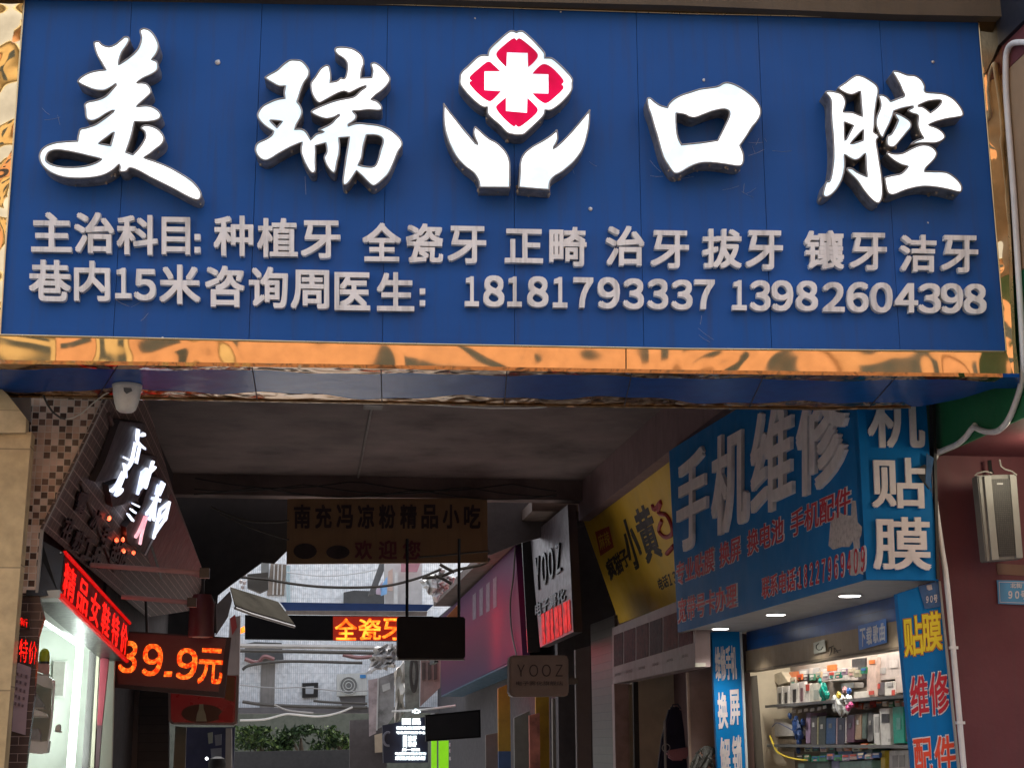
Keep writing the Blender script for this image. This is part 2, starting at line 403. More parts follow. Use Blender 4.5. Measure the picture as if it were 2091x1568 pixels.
# --- large channel letters: outlines traced on the plane of their faces
YL = YS-.115
def outline(pts, sc, ox, oy, n=5, rev=False):
    l = smooth_loop([(p[0], p[1], 1) if len(p) > 2 else p for p in pts], n)
    l = [(lambda q: (q.x, q.z))(onY(x/sc+ox, y/sc+oy, YL)) for x, y in l]
    if (area(l) < 0) != rev: l = l[::-1]
    return l
def channel(loops_o, loops_h, name='lit_letter', face_mat=None, blobs=10, groups=None, ins=.0085):
    """One channel letter: dark metal returns, a rim, a lit face set inside it."""
    loops = loops_o+loops_h
    mb = MB(); sets = groups or [(loops_o, loops_h)]
    for k, (lo, lh) in enumerate(sets):
        v, f = fill(lo+lh, 1.0)
        mb.add([Vector((x, YL+.004+k*.0003+(.5-z)*(YS-YL-.006), y)) for x, y, z in v], f)
    for l in loops_o:                        # drips and sealant lumps along the lower returns
        low = [p for p in l if p[1] < min(q[1] for q in l)+.35*(max(q[1] for q in l)-min(q[1] for q in l))]
        for _ in range(blobs):
            p = random.choice(low); mb.blob(Vector((p[0], YS-random.uniform(.01, .09), p[1]-random.uniform(.0, .006))), random.uniform(.004, .011), (1, 1, 1.3), 6)
    body = mb.build(name, m_side, root)
    rim = MB()                               # polished rim standing round the face
    for l in loops: rim.tube([Vector((x, YL, y)) for x, y in inset(l, .0042)+[inset(l, .0042)[0]]], .0052, 6, cap=False)
    rim.build('rim', m_rim, body, smooth=True)
    mb = MB()
    for k, (lo, lh) in enumerate(sets):
        v, f = fill([inset(l, ins) for l in lo+lh], .004)
        mb.add([Vector((x, YL+.002+k*.0003-z, y)) for x, y, z in v], f)
    mb.build('face', face_mat or m_face, body)
    return body
m_rim = M('polished_rim', (.30, .28, .27), .42, metal=.5, var=.3, scale=30)

c = 1
MEI = [(525,200),(540,182),(575,180),(600,205),(650,222),(700,205),(745,170),(780,142),(815,145),(825,175),(800,225),(765,275),(745,330),(738,365,c),(775,340),(830,300),(880,250),(905,200),(915,150),(903,105),(912,82),(945,73),(990,88),(1030,130),(1060,190),(1065,240),(1045,290),(1015,328,c),(1050,345),(1060,375),(1055,420),(1010,455),(940,487),(890,520,c),(930,518),(970,530),(1000,570),(1000,610),(960,650),(890,712,c),(955,705),(1010,715),(1060,745),(1085,785),(1070,820),(1020,840),(940,848),(868,845,c),(850,930),(830,1000),(800,1088,c),(848,1105,c),(900,1050),(945,975),(945,930),(915,900),(925,875),(960,865),(1010,875),(1060,900),(1100,945),(1110,985),(1090,1030),(1040,1070),(990,1110),(950,1135,c),(1040,1165),(1140,1205),(1250,1265),(1340,1325),(1400,1395),(1415,1440),(1400,1480),(1360,1485),(1280,1450),(1180,1395),(1080,1345),(980,1295),(900,1250),(830,1225),(800,1250),(760,1258),(735,1245),(740,1215),(735,1198,c),(690,1240),(620,1280),(520,1303),(400,1310),(280,1300),(180,1265),(110,1210),(80,1150),(85,1090),(130,1040),(210,1010),(300,1000),(390,995,c),(398,945),(415,900),(470,885),(540,860),(600,820),(650,785),(690,752,c),(640,775),(570,820),(520,838),(480,830),(460,800),(455,740),(450,700),(480,675),(550,660),(620,630),(670,580),(715,532,c),(660,570),(610,590),(540,585),(470,560),(410,530),(393,510),(420,475),(480,440),(550,420),(620,412,c),(590,360),(550,290)]
MEI_H = [[(690,935,c),(662,1030,c),(580,1017,c)], [(145,1130),(165,1095),(220,1078),(300,1085),(400,1105),(500,1130),(585,1150,c),(540,1175),(460,1200),(360,1210),(250,1205),(180,1185),(145,1160)]]
o = lambda P, sc, ox, oy: outline(P, sc, ox, oy)
h = lambda P, sc, ox, oy: outline(P, sc, ox, oy, rev=True)
a = (4.021, 60, 40)
channel([o(MEI, *a)], [h(q, *a) for q in MEI_H], blobs=14)
RUI = [(190,375),(230,345),(310,300),(370,245),(430,205),(490,200),(550,210),(600,255),(630,310),(620,370),(580,430),(550,500),(525,580),(515,610,c),(545,650),(562,710),(545,770),(510,830),(495,870,c),(550,870),(600,900),(640,968,c),(690,920),(755,902,c),(715,895),(715,875),(760,855),(830,820),(880,770),(920,735,c),(870,765),(800,780),(740,770),(670,740),(640,715),(650,690),(700,665),(780,630),(880,595),(980,575),(1060,555),(1120,500),(1180,460,c),(1120,480),(1060,510),(1010,530),(960,515),(880,545),(800,590),(730,625),(690,605),(650,540),(635,470),(640,420),(680,365),(730,290),(780,255),(815,258),(830,290),(840,360),(835,415,c),(890,405),(930,375),(965,380),(985,320),(990,250),(960,200),(900,160),(870,120),(880,85),(940,75),(1040,90),(1110,130),(1150,180),(1160,240),(1140,300),(1130,375,c),(1225,370,c),(1235,310),(1220,260),(1225,235),(1270,230),(1330,270),(1390,340),(1415,390),(1395,440),(1340,500),(1280,545),(1235,585,c),(1290,605),(1330,650),(1330,690),(1290,700),(1200,695),(1100,705),(1055,705,c),(1085,740),(1080,780),(1050,810),(1000,840,c),(1080,815),(1180,820),(1300,835),(1400,870),(1480,930),(1525,990),(1530,1040),(1490,1100),(1450,1200),(1400,1310),(1330,1380),(1270,1425),(1230,1425),(1180,1380),(1130,1330),(1085,1290,c),(1060,1330),(1010,1400),(965,1425),(945,1390),(955,1300),(970,1180),(990,1060),(1005,960,c),(920,968,c),(925,1040),(920,1120),(900,1200),(885,1280),(865,1305),(830,1285),(785,1220),(765,1150),(790,1090),(780,1018,c),(690,1042,c),(692,1100),(690,1180),(690,1280),(665,1305),(630,1290),(580,1210),(545,1120),(540,1060),(548,1012,c),(480,1040),(400,1080),(320,1125),(260,1165),(200,1185),(140,1160),(100,1100),(100,1040),(130,1000),(200,970),(255,930),(270,900,c),(220,870),(160,820),(120,760),(125,710),(170,650),(250,605),(320,580),(380,570,c),(375,520),(385,465,c),(330,465),(260,430),(205,395)]
RUI_H = [[(1185,940,c),(1260,940),(1320,960),(1335,1000),(1310,1080),(1290,1160),(1255,1230),(1180,1235),(1110,1220,c),(1140,1150),(1155,1050)], [(255,795,c),(350,805,c),(310,850,c)]]
a = (4.753, 500, 80)
channel([o(RUI, *a)], [h(q, *a) for q in RUI_H], blobs=10)
KOU = [(135,350),(150,325),(190,330),(250,380),(320,425),(405,450,c),(430,400),(500,335),(600,285),(720,245),(850,205),(1000,185),(1090,165),(1150,130),(1220,120),(1320,150),(1450,225),(1560,315),(1640,420),(1662,500),(1650,580),(1600,660),(1540,730),(1480,830),(1410,930),(1385,965,c),(1410,1020),(1430,1080),(1430,1180),(1400,1235),(1340,1245),(1200,1225),(1050,1205),(900,1200),(800,1220),(700,1265),(600,1325),(530,1345),(480,1325),(420,1245),(350,1130),(310,1000),(270,850),(230,720),(190,580),(145,450)]
KOU_H = [[(535,543,c),(640,560),(700,590),(780,600),(880,565),(1000,520),(1120,490),(1190,492),(1228,520),(1225,580),(1180,680),(1120,800),(1075,890,c),(900,915),(760,930),(605,945,c),(570,880),(545,790),(535,660)]]
a = (6.532, 1300, 150)
channel([o(KOU, *a)], [h(q, *a) for q in KOU_H], blobs=16)
Q1 = [(210,330),(250,312),(310,320),(370,340),(410,390),(415,450),(395,515,c),(480,520),(568,555,c),(560,470),(550,325,c),(520,340),(480,355),(430,350),(370,320),(335,290),(350,270),(410,230),(460,190),(520,160),(590,175),(670,220),(720,265),(735,320),(720,400),(700,540),(695,660),(690,710),(725,735),(735,770),(715,800),(730,900),(745,1000),(765,1130),(775,1260),(770,1350),(745,1400),(710,1405),(660,1370),(590,1290),(520,1190),(450,1120),(420,1085),(430,1060),(480,1065),(530,1100),(615,1140,c),(605,1050),(600,930,c),(550,975),(500,990),(450,970),(405,940,c),(412,1020),(405,1090),(380,1180),(330,1270),(270,1330),(220,1350),(190,1330),(190,1290),(220,1195),(255,1180),(280,1060),(290,920),(285,760),(270,600),(265,430),(250,380)]
Q1_H = [[(405,625,c),(480,655,c),(445,720),(408,790,c)], [(580,700,c),(575,790,c),(465,825,c)]]
Q2 = [(735,355),(770,350),(820,375),(850,410,c),(930,380),(975,360),(955,310),(930,250),(890,180),(865,140),(880,118),(930,125),(1010,155),(1090,165),(1150,205),(1185,265),(1190,320),(1280,330),(1380,345),(1460,390),(1520,455),(1555,520),(1550,560),(1500,575),(1400,590),(1300,615),(1225,645,c),(1300,670),(1360,715),(1380,765),(1350,800),(1280,825),(1190,825),(1110,830),(1050,842),(1045,825),(1090,795),(1160,770,c),(1130,720),(1105,640),(1110,560),(1060,540),(1015,515),(1020,495),(1070,468,c),(1000,480),(940,495),(885,515,c),(870,570),(840,640),(800,720),(780,765),(750,760),(720,700),(700,630),(710,560),(745,470),(740,410),(725,370)]
Q2_H = [[(1120,460,c),(1200,425),(1270,412),(1335,415),(1300,470),(1235,520,c),(1200,490),(1160,465)]]
Q3 = [(885,525),(940,540),(1010,580),(1050,620),(1050,670),(1010,720),(960,780),(900,850),(860,865),(820,850),(805,810),(815,750),(850,730),(880,680),(915,600,c),(890,560)]
Q4 = [(805,925),(825,905),(880,920),(960,915),(1050,870),(1130,838),(1200,835),(1260,860),(1300,910),(1290,960),(1250,1010),(1200,1060),(1185,1090,c),(1280,1092),(1390,1100),(1470,1145),(1530,1210),(1545,1260),(1530,1300),(1480,1295),(1380,1270),(1250,1250),(1130,1250),(1000,1280),(900,1320),(850,1325),(815,1300),(795,1230),(782,1150,c),(860,1130),(950,1110),(1010,1050,c),(950,1035),(880,995),(830,955)]
a = (4.753, 1640, 120)
Q = [o(q, *a) for q in (Q1, Q2, Q3, Q4)]; QH = [[h(q, *a) for q in Q1_H], [h(q, *a) for q in Q2_H], [], []]
channel(Q, QH[0]+QH[1], blobs=7, groups=[([Q[i]], QH[i]) for i in range(4)], ins=.006)
# emblem and the two hands under it
EM = [(720,105,c),(690,95),(650,105),(560,180),(490,250),(475,300,c),(440,298),(390,315),(310,390),(250,450),(240,500),(245,555),(310,640),(390,715),(440,745),(470,745,c),(475,800),(510,840),(580,900),(640,960),(690,975),(720,980),(780,975),(820,945),(900,870),(955,810),(965,770,c),(1010,770),(1070,735),(1140,670),(1190,600),(1195,540,c),(1195,500),(1150,440),(1080,370),(1020,325),(965,320,c),(960,280),(910,220),(840,150),(780,100),(740,97)]
PET = [[(550,295),(600,235),(690,165),(720,180,c),(750,165),(830,225),(900,300),(870,360),(818,405,c),(815,285,c),(640,280,c),(635,405,c),(580,350)],
       [(480,360),(530,390),(582,440,c),(450,440,c),(450,600,c),(590,608,c),(520,680),(480,688),(400,630),(325,545),(345,520,c),(325,490),(400,420)],
       [(960,380),(1030,420),(1115,515),(1100,550,c),(1115,585),(1040,660),(970,708),(910,680),(855,625,c),(990,630,c),(990,465,c),(855,460,c),(910,400)],
       [(632,660,c),(632,775,c),(808,790,c),(812,665,c),(870,720),(900,770),(850,830),(750,905),(715,890,c),(690,900),(600,820),(548,745),(580,705)]]
HL = [(105,700,c),(160,775),(240,875),(310,960),(392,1058,c),(362,990),(355,940),(370,897,c),(420,940),(490,1000),(560,1040),(630,1110),(665,1190),(670,1300),(668,1422,c),(405,1420,c),(400,1370),(360,1300),(270,1230),(190,1130),(130,990),(105,860)]
HR = [(1340,755,c),(1290,815),(1210,910),(1130,1000),(1035,1085,c),(1070,1020),(1070,960),(1065,925,c),(1000,980),(930,1025),(850,1070),(780,1130),(750,1200),(745,1300),(735,1420,c),(1003,1442,c),(1005,1380),(1040,1330),(1120,1280),(1210,1200),(1280,1100),(1320,980),(1340,860)]
a = (4.126, 880, 40)
em = channel([o(EM, *a)], [], 'lit_emblem', blobs=6)
for P in PET:
    v, f = fill([o(P, *a)], .003)
    MB().add([Vector((x, YL-.003-z, y)) for x, y, z in v], f).build('red_petal', m_red, em)
channel([o(HL, *a)], [], 'lit_hand', blobs=7); channel([o(HR, *a)], [], 'lit_hand', blobs=7)

# --- small raised letters in two lines
YT = YS-.034
ROW1 = [('主',63.6,433,146.3,514),('治',151,433,233,516),('科',238,438,322,519),('目',330,443,388,519),('：',397,478,409,517),('种',436,440,517,522),('植',525,445,608,525),('牙',614,450,695,527),
 ('全',740,454.5,819,533),('瓷',829,456,905,536),('牙',914,461,993,537),('正',1031,467,1109,536),('畸',1122,463,1198,543),('治',1237,461,1316,542),('牙',1329,470,1407,547),('拔',1434.5,467,1515,547),('牙',1523,470,1599,550),
 ('镶',1643,470,1724,549),('牙',1735,475,1811,551),('洁',1838,478.6,1912.5,554),('牙',1922,480,1997.6,556)]
ROW2 = [('巷',58.6,530,144.6,614),('内',151,532,224,614),('１',235,547,268,609),('５',273,549,318,613),('米',325,540,409,620),('咨',418.5,542,499,626),('询',508,544.5,587.5,628),('周',593.5,550.6,672,630),('医',683,555.6,756,633),('生',769.6,555.6,846,634.5),('：',857,589,868.4,625),
 ('１',949,564,978,625),('８',987,562,1030,626),('１',1036,564.6,1065.6,626),('８',1076.6,564,1120,627),('１',1129,565.6,1158.7,628),('７',1171,566,1211.6,628),('９',1220.6,565.6,1266,629.5),('３',1272.5,568,1315,630.5),('３',1322,569,1364.6,631),('３',1371,571,1414.4,632),('７',1418.5,570.6,1459.6,631),
 ('１',1495.5,572,1525,633),('３',1531.6,572,1573.5,634.5),('９',1576,572,1620,634.5),('８',1626,573,1670.5,634.5),('２',1680.6,575.7,1725,636),('６',1730,575.7,1774,637),('０',1778,576.7,1823,638),('４',1828,578,1875,638),('３',1875.5,578,1921.6,639),('９',1921.6,578,1967,639.6),('８',1968.5,579,2014.7,640.6)]
for ch, x0, y0, x1, y1 in ROW1+ROW2:
    dig = ch in '０１２３４５６７８９'
    sl = random.uniform(.008, .022); b = .028 if dig else .022
    if ch == '：':
        w = (x1-x0)
        for yy in (y0, y1-w*1.05): MB().prism([onY(x0, yy, YT), onY(x1, yy, YT), onY(x1, yy+w, YT), onY(x0, yy+w, YT)], Vector((0, YS-YT-.003, 0))).build('raised_dot', m_small, root)
        continue
    q = [onY(x0, y0, YS), onY(x1, y0+sl*(x1-x0), YS), onY(x1, y1+sl*(x1-x0), YS), onY(x0, y1, YS)]
    if dig:
        s = .93
    # the traced box is the front face, so bring the corners onto the front plane
    q = [hit(0, 0, Vector((0, 0, 0)), Vector((0, 1, 0))) if False else CAM+(p-CAM)*(YT/YS) for p in q]
    mb = MB(); put(mb, ch, q, YS-YT-.003, -(YS-YT-.003), bold=b)
    mb.build('raised_letter', m_small, root)
# bolts, a cobweb or two and bits of old tape on the board
m_bolt = M('bolt', (.6, .6, .6), .4, metal=.5)
for x, y, r in ((445, 128, 6), (1206, 427, 4.5), (1437, 164, 3.5), (970, 38, 2), (1145, 25, 2), (1905, 127, 3.5), (332, 690, 2.5), (1895, 455, 2)):
    MB().blob(onY(x, y, YS-.004), r*.0025, (1, .6, 1), 8).build('screw_head', m_bolt, root)
m_web = M('cobweb', (.5, .52, .56), .9); rs = random.Random(11)
for x, y, n in ((1370, 360, 5), (1560, 300, 6), (1500, 400, 4), (1180, 320, 4), (100, 230, 3), (1440, 680, 3), (280, 640, 3), (640, 380, 2), (1250, 600, 3)):
    mb = MB()
    for _ in range(n):
        an = rs.uniform(0, 6.3); l = rs.uniform(8, 40); xx = x+rs.uniform(-25, 25); yy = y+rs.uniform(-20, 20)
        mb.tube([onY(xx+l*t*math.cos(an), yy+l*t*math.sin(an)+6*t*(1-t), YS-.003) for t in (0, .5, 1)], .0006, 3)
    mb.build('cobweb', m_web, root)

# small bulb under the soffit, with its wire
bt = onZ(260, 786, zf); bc = bt
root2 = thing('bulb_lamp', 'white bell shaped bulb lamp hanging under the left end of the blue signboard', 'lamp', bc)
mlam = M('lamp_white', (.66, .64, .58), .4, var=.12, scale=20, streak=.2)
h0 = (onY(260, 842, bc.y).z-bc.z)
prof = [(.004, h0), (.035, h0*.985), (.05, h0*.90), (.062, h0*.66), (.071, h0*.35), (.0745, h0*.08), (.0745, -.001)]
MB().lathe(prof, bc).build('shade', mlam, root2, smooth=True)
MB().lathe([(.0765, h0*.10), (.078, h0*.04), (.0765, -.0005)], bc).build('collar', M('lamp_ring', (.45, .45, .43), .4), root2, smooth=True)
mb = MB(); mb.plate([onY(x, y, bc.y-.077) for x, y in ((252, 791), (268, 792), (270, 798), (258, 804), (253, 799))], .004)
mb.build('label_sticker', M('sticker_grey', (.10, .11, .11), .5), root2)
YW = 8.0
mwire = M('dark_wire', (.05, .045, .04), .7)
mb = MB(); mb.tube([onY(x, y, YW) for x, y in ((88, 806), (97, 826), (108, 842), (122, 852), (136, 856))], .006, 6)
tag(mb.build('cable', mwire), 'short dark loop of cable hanging in front of the mosaic tiles', 'cable')
mb = MB(); mb.tube([onY(x, y, YW-.02) for x, y in ((134, 856), (150, 853), (168, 843), (190, 823), (212, 806), (232, 796))], .004, 6)
tag(mb.build('cable', M('pale_wire', (.5, .47, .40), .6)), 'thin pale wire swooping from the bulb lamp across the mosaic tiles', 'cable')
mb = MB(); mb.tube([onY(x, y, 8.22) for x, y in ((800, 818), (850, 824), (920, 829), (1000, 833), (1075, 833), (1110, 831), (1140, 825), (1180, 822), (1300, 824))], .005, 6)
tag(mb.build('cable', M('white_wire', (.62, .60, .58), .5)), 'white wire sagging below the back edge of the signboard', 'cable')
# ------------------------------------------------------------------ street, passage and the walls round it
m_asph = M('asphalt', (.05, .05, .052), .85, bump=.3, bscale=90)
m_pave = M_grid('pavement', [(.42, .39, .36), (.38, .36, .33), (.45, .42, .39)], (.22, .21, .2), .4, .4, .03)
def struct(mb, name, mat): o = mb.build(name, mat); o['kind'] = 'structure'; return o
struct(MB().box((0, 30, -.05), 260, 260, .05), 'ground', m_asph)
struct(MB().abox(6.2, 60, -30, 30, .004, .12), 'pavement', m_pave)

m_conc = M('dark_concrete', (.16, .118, .115), .85, var=.5, scale=1.3, bump=.25, bscale=30)
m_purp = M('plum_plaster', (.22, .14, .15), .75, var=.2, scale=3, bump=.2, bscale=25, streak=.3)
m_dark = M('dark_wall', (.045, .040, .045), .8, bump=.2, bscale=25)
m_beam = M('brown_render', (.105, .078, .050), .85, var=.2, scale=2, bump=.3, bscale=40, streak=.25)
ZC = 4.6
bld = thing('passage_building', 'dark building over the alley whose ceiling shows behind the blue signboard', 'building', ptA(8.4, 1, 0))
MB().abox(8.35, 17.7, -1.9, 3.9, ZC, ZC+.25).build('ceiling', m_conc, bld)
MB().abox(17.45, 17.7, -1.9, 3.9, ZC-.24, ZC-.002).build('end_beam', m_conc, bld)
MB().abox(13.15, 18.7, 3.95, 4.5, 0, 4.14).build('side_wall', m_purp, bld)
MB().abox(8.62, 17.7, 3.32, 4.5, 4.15, ZC-.003).build('side_wall', m_purp, bld)
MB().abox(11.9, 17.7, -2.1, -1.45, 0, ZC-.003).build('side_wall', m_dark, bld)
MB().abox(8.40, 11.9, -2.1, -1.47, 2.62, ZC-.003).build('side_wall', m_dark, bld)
MB().abox(8.36, 17.7, -6, 9, ZC+.26, 6.2).build('upper_storey', m_beam, bld)
mb = MB(); 
bz = onY(1400, 12, 7.42)
mb.prism([onY(-400, -22, 7.42), onY(914, 0.5, 7.42), onY(1400, 12, 7.42), onY(1830, 30, 7.42), onY(2047, 34, 7.42), onY(2036, -120, 7.42), onY(-400, -160, 7.42)], Vector((0, 1.0, 0)))
mb.build('eave', m_beam, bld)
# conduits, a junction box and old wires under the ceiling
m_cond = M('old_conduit', (.16, .13, .125), .6, var=.3)
for k, (s0, d0, s1, d1) in enumerate(((12.6, .62, 17.4, .66)  ,)):
    MB().tube([ptA(s0, d0, ZC-.018), ptA(s1, d1, ZC-.018)], .014, 6).build('ceiling_conduit', m_cond, bld)
MB().abox(13.3, 13.5, .55, .72, ZC-.06, ZC-.002).build('junction_box', m_cond, bld)
for k in range(3):
    y0 = 17.42-.03*k
    MB().tube([ptA(y0, -1.2+4.2*t, ZC-.06-.05*k-.10*math.sin(math.pi*((t*2.3+.3*k) % 1))) for t in [i/24 for i in range(25)]], .008, 5).build('old_wire', M('old_wire%d' % k, (.03, .028, .03), .7), bld)

# left: beige tiled pier, mosaic end wall, brick strip
m_beige = M_grid('beige_tile', [(.52, .39, .21), (.56, .42, .23), (.50, .37, .20)], (.30, .23, .13), .9, .62, .012, rough=.25, bump=.2)
pier = thing('tiled_pier', 'cream tiled wall pier at the far left edge under the signboard', 'pier', ptA(8.1, -1.7, 0))
MB().plate([onS(*p, 8.06) for p in ((-140, 884), (64, 882), (41, 1168), (8, 1568), (4, 1640), (-140, 1640))], .12).build('pier', m_beige, pier)
MB().plate([onS(*p, 8.03) for p in ((-140, 790), (4, 795), (16, 806), (53, 853), (52, 883), (-140, 885))], .10).build('cap', M_grid('beige_cap', [(.55, .44, .25), (.58, .46, .27)], (.33, .26, .15), .9, .3, .012, rough=.25), pier)
MB().plate([onS(*p, 8.2) for p in ((10, 800), (62, 806), (62, 860), (54, 856))], .03).build('gusset', M('grey_metal', (.22, .21, .20), .5), pier)
MB().abox(8.05, 8.2, -14, -2.03, .12, 6.1).build('wing_wall', m_beige, pier)
m_mos = M_grid('mosaic', [(.54, .37, .28), (.62, .46, .37), (.46, .30, .22), (.68, .52, .43)], (.60, .53, .45), .0365, .0365, .10, rough=.25, bump=.5, checker=(.035, .020, .015))
wl = thing('mosaic_wall', 'wall end clad in small beige and black mosaic tiles beside the cream pier', 'wall', ptA(8.35, -1.5, 0))
MB().plate([onS(*p, 8.34) for p in ((56, 790), (229, 790), (219, 808), (86, 1080), (84, 1100), (78, 1212), (40, 1210), (62, 882))], .03).build('mosaic_panel', m_mos, wl)
MB().plate([onS(*p, 8.335) for p in ((212, 808), (221, 808), (88, 1080), (86, 1103), (78, 1212), (72, 1212), (82, 1078))], .03).build('corner_strip', M('grey_strip', (.38, .36, .33), .5, streak=.3), wl)
m_brick = M_grid('brown_tile', [(.050, .030, .028), (.058, .036, .032), (.042, .026, .025)], (.26, .19, .17), .135, .043, .06, off=.5, rough=.2, bump=.4)
bw = thing('brick_pier', 'narrow pier of glossy dark brown brick tiles with a paper notice on it', 'pier', ptA(8.3, -1.5, 0))
MB().plate([onS(*p, 8.345) for p in ((42, 1209), (80, 1216), (90, 1262), (78, 1300), (70, 1420), (53, 1568), (48, 1640), (0, 1640), (7, 1568))], .05).build('brick_face', m_brick, bw)
MB().tube([onS(*p, 8.32) for p in ((44, 1180), (36, 1260), (24, 1400), (8, 1568), (0, 1640))], .007, 6).build('steel_edge', M('steel', (.45, .42, .40), .3, metal=.9), bw, smooth=True)
pn = thing('paper_notice', 'faded lilac paper notice stuck to the brown brick pier', 'notice', onS(44, 1500, 8.33))
MB().plate([onS(*p, 8.333) for p in ((36, 1352), (64, 1362), (56, 1438), (52, 1500), (24, 1492), (29, 1420))], .002).build('sheet', M('lilac_paper', (.27, .19, .21), .7), pn)
mb = MB(); rs = random.Random(4)
for r in range(5):
    for k in range(3):
        x = 35+k*8-r*1.6+rs.uniform(-1, 1); y = 1372+r*15+k*2.5
        mb.plate([onS(x, y, 8.328), onS(x+rs.uniform(3, 5), y+1, 8.328), onS(x+3, y+rs.uniform(6, 9), 8.328), onS(x-1, y+6, 8.328)], .001)
mb.build('faded_print', M('print', (.10, .06, .07), .7), pn)
m_led = M_lit('red_led', (1.0, .004, .003), (1.0, .014, .008), .9, 2.8, 34, (.05, 0, 0), dots=.009)
m_blk = M('black_case', (.012, .012, .013), .35, var=.3, scale=12)
rl = thing('red_tile_reflection', 'added glowing panel for the red message reflection on the brown brick pier above the paper notice', 'led sign', onS(55, 1368, 8.33))  # red reflection in the glossy tiles, put in as glowing text
MB().plate([onS(*p, 8.335) for p in ((37, 1300), (76, 1308), (66, 1366), (32, 1352))], .015).build('case', m_blk, rl)
mb = MB()
for i, ch in enumerate('特价'): put(mb, ch, rq(38+i*19, 1303+i*4, 55+i*19, 1350+i*4, onS, 8.33, .2, 3), .002)
mb.build('red_text', m_led, rl)
rl = thing('red_tile_reflection', 'tiny added glowing spot for the red message reflection at the top of the brown brick pier', 'led sign', onS(50, 1280, 8.33))  # smaller patch of the same tile reflection, also given its own glow
MB().plate([onS(*p, 8.336) for p in ((37, 1256), (60, 1264), (61, 1284), (37, 1276))], .012).build('case', m_blk, rl)
mb = MB(); put(mb, '新', rq(40, 1259, 57, 1276, onS, 8.332, .3, 0), .002); mb.build('red_text', m_led, rl)
# ------------------------------------------------------------------ left side of the alley
m_btile = M_grid('board_tile', [(.085, .052, .046), (.10, .062, .054), (.075, .046, .04)], (.42, .31, .27), .10, .055, .10, rough=.5, bump=.3)
P0 = onS(86, 1080, 8.32); P1 = onS(219, 808, 8.32)
# board leans over the alley; its top edge falls a little as it recedes
nb = (P1-P0).cross(A).normalized()
def onB(px, py, off=0.0): return hit(px, py, P0+nbf*off, nb)
nbf = nb if nb.dot(CAM-P0) > 0 else -nb
tb = thing('leaning_tile_board', 'dark brown tiled shop board leaning out over the left side of the alley', 'sign board', P0)
Ptop = P1+(P1-P0)*.18; 
MB().prism([P0, Ptop, onB(292, 790), onB(354, 1004), onB(421, 1182), onB(430, 1240), onB(300, 1260), onB(134, 1120)], -nbf*.012).build('tiled_face', m_btile, tb)
m_mull = M('dark_mullion', (.085, .055, .05), .5)
for pa, pb in (((165, 985), (232, 1165)), ((222, 845), (330, 1180))):
    MB().tube([onB(*pa, .01), onB(*pb, .01)], .012, 6).build('tile_joint', m_mull, tb)
m_redside = M('maroon_sheet', (.20, .045, .05), .5, var=.3)
MB().prism([onB(*p, .005) for p in ((350, 1008), (408, 1150), (421, 1182), (390, 1175), (310, 1160), (300, 1130))], -nbf*.003).build('maroon_sheet', m_redside, tb)
m_lw = M_lit('lit_letter_cold', (.62, .70, 1.0), (.78, .84, 1.0), 1.0, 1.5, 6)
m_lp = M_lit('lit_letter_pink', (1.0, .35, .42), (1.0, .55, .6), .9, 1.2, 6)
def z1(x, y): return x/3.92, y/3.92+780
def bquad(tl, tr, br, bl, off=.05): return [onB(*z1(*p), off) for p in (tl, tr, br, bl)]
# black boxes behind the lit strokes, then the strokes
m_box = M('box_black', (.022, .015, .015), .5)
for k, (P, name) in enumerate(([((960, 310), (1165, 335), (1130, 560), (1000, 760), (760, 800), (840, 640), (930, 390)), 0],
     [((1120, 570), (1260, 600), (1215, 760), (1100, 950), (900, 1000), (870, 830), (1020, 770)), 0], [((1210, 750), (1320, 780), (1350, 960), (1180, 1390), (1020, 1280), (1010, 1160), (1130, 1010)), 0])):
    MB().prism([onB(*z1(*p), .045) for p in P], -nbf*.04).build('letter_box', m_box, tb)
for ch, q, mt in (('ヒ', ((1088, 372), (1150, 372), (1146, 540), (1080, 468)), m_lw), ('口', ((1070, 478), (1112, 492), (1080, 648), (1040, 625)), m_lw), ('マ', ((985, 592), (1050, 618), (1012, 790), (948, 700)), m_lw), ('ル', ((962, 700), (1006, 745), (938, 938), (870, 870)), m_lw), ('叶', ((1130, 690), (1255, 600), (1195, 790), (1075, 945)), m_lw),
                  ('三', ((1050, 960), (1105, 985), (1050, 1110), (1010, 1055)), m_lw), ('米', ((1255, 800), (1320, 780), (1215, 1130), (1150, 1075)), m_lw),
                  ('八', ((1140, 1055), (1180, 1080), (1110, 1300), (1070, 1240)), m_lp), ('日', ((1270, 1010), (1350, 950), (1320, 1090), (1215, 1250)), m_lw)):
    mb = MB(); put(mb, ch, bquad(*q), .02, 0, bold=.0); mb.build('lit_stroke', mt, tb)
MB().tube([onB(*z1(1160, 1385), .05), onB(*z1(1235, 1235), .05)], .008, 6).build('steel_rod', M('pale_rod', (.6, .58, .58), .4), tb)
m_rel = M('relief_letter', (.018, .010, .014), .45)
for ch, x, y in (('雪', 640, 960), ('花', 530, 1170), ('冰', 755, 1100), ('粉', 615, 1265), ('手', 840, 1240), ('工', 690, 1330), ('甜', 920, 1350), ('品', 760, 1400), ('吃', 985, 1430)):
    w, hh = 62, 120
    mb = MB(); put(mb, ch, bquad((x-10, y-hh*.75), (x+w, y-hh*.6), (x+20, y+hh*.8), (x-w, y+hh*.55), .012), .012, 0, bold=.03); mb.build('relief_letter', m_rel, tb)
m_spark = M_lit('spark', (1, .06, .02), (1, .12, .05), 3, 5, 20, (.1, 0, 0))
for x, y in ((875, 1090), (935, 1265), (985, 1260), (990, 1350), (1070, 1365)):
    mb = MB(); mb.blob(onB(*z1(x, y), .03), .014, (1, 1, 1.2), 6); mb.build('indicator_lamp', m_spark, tb)
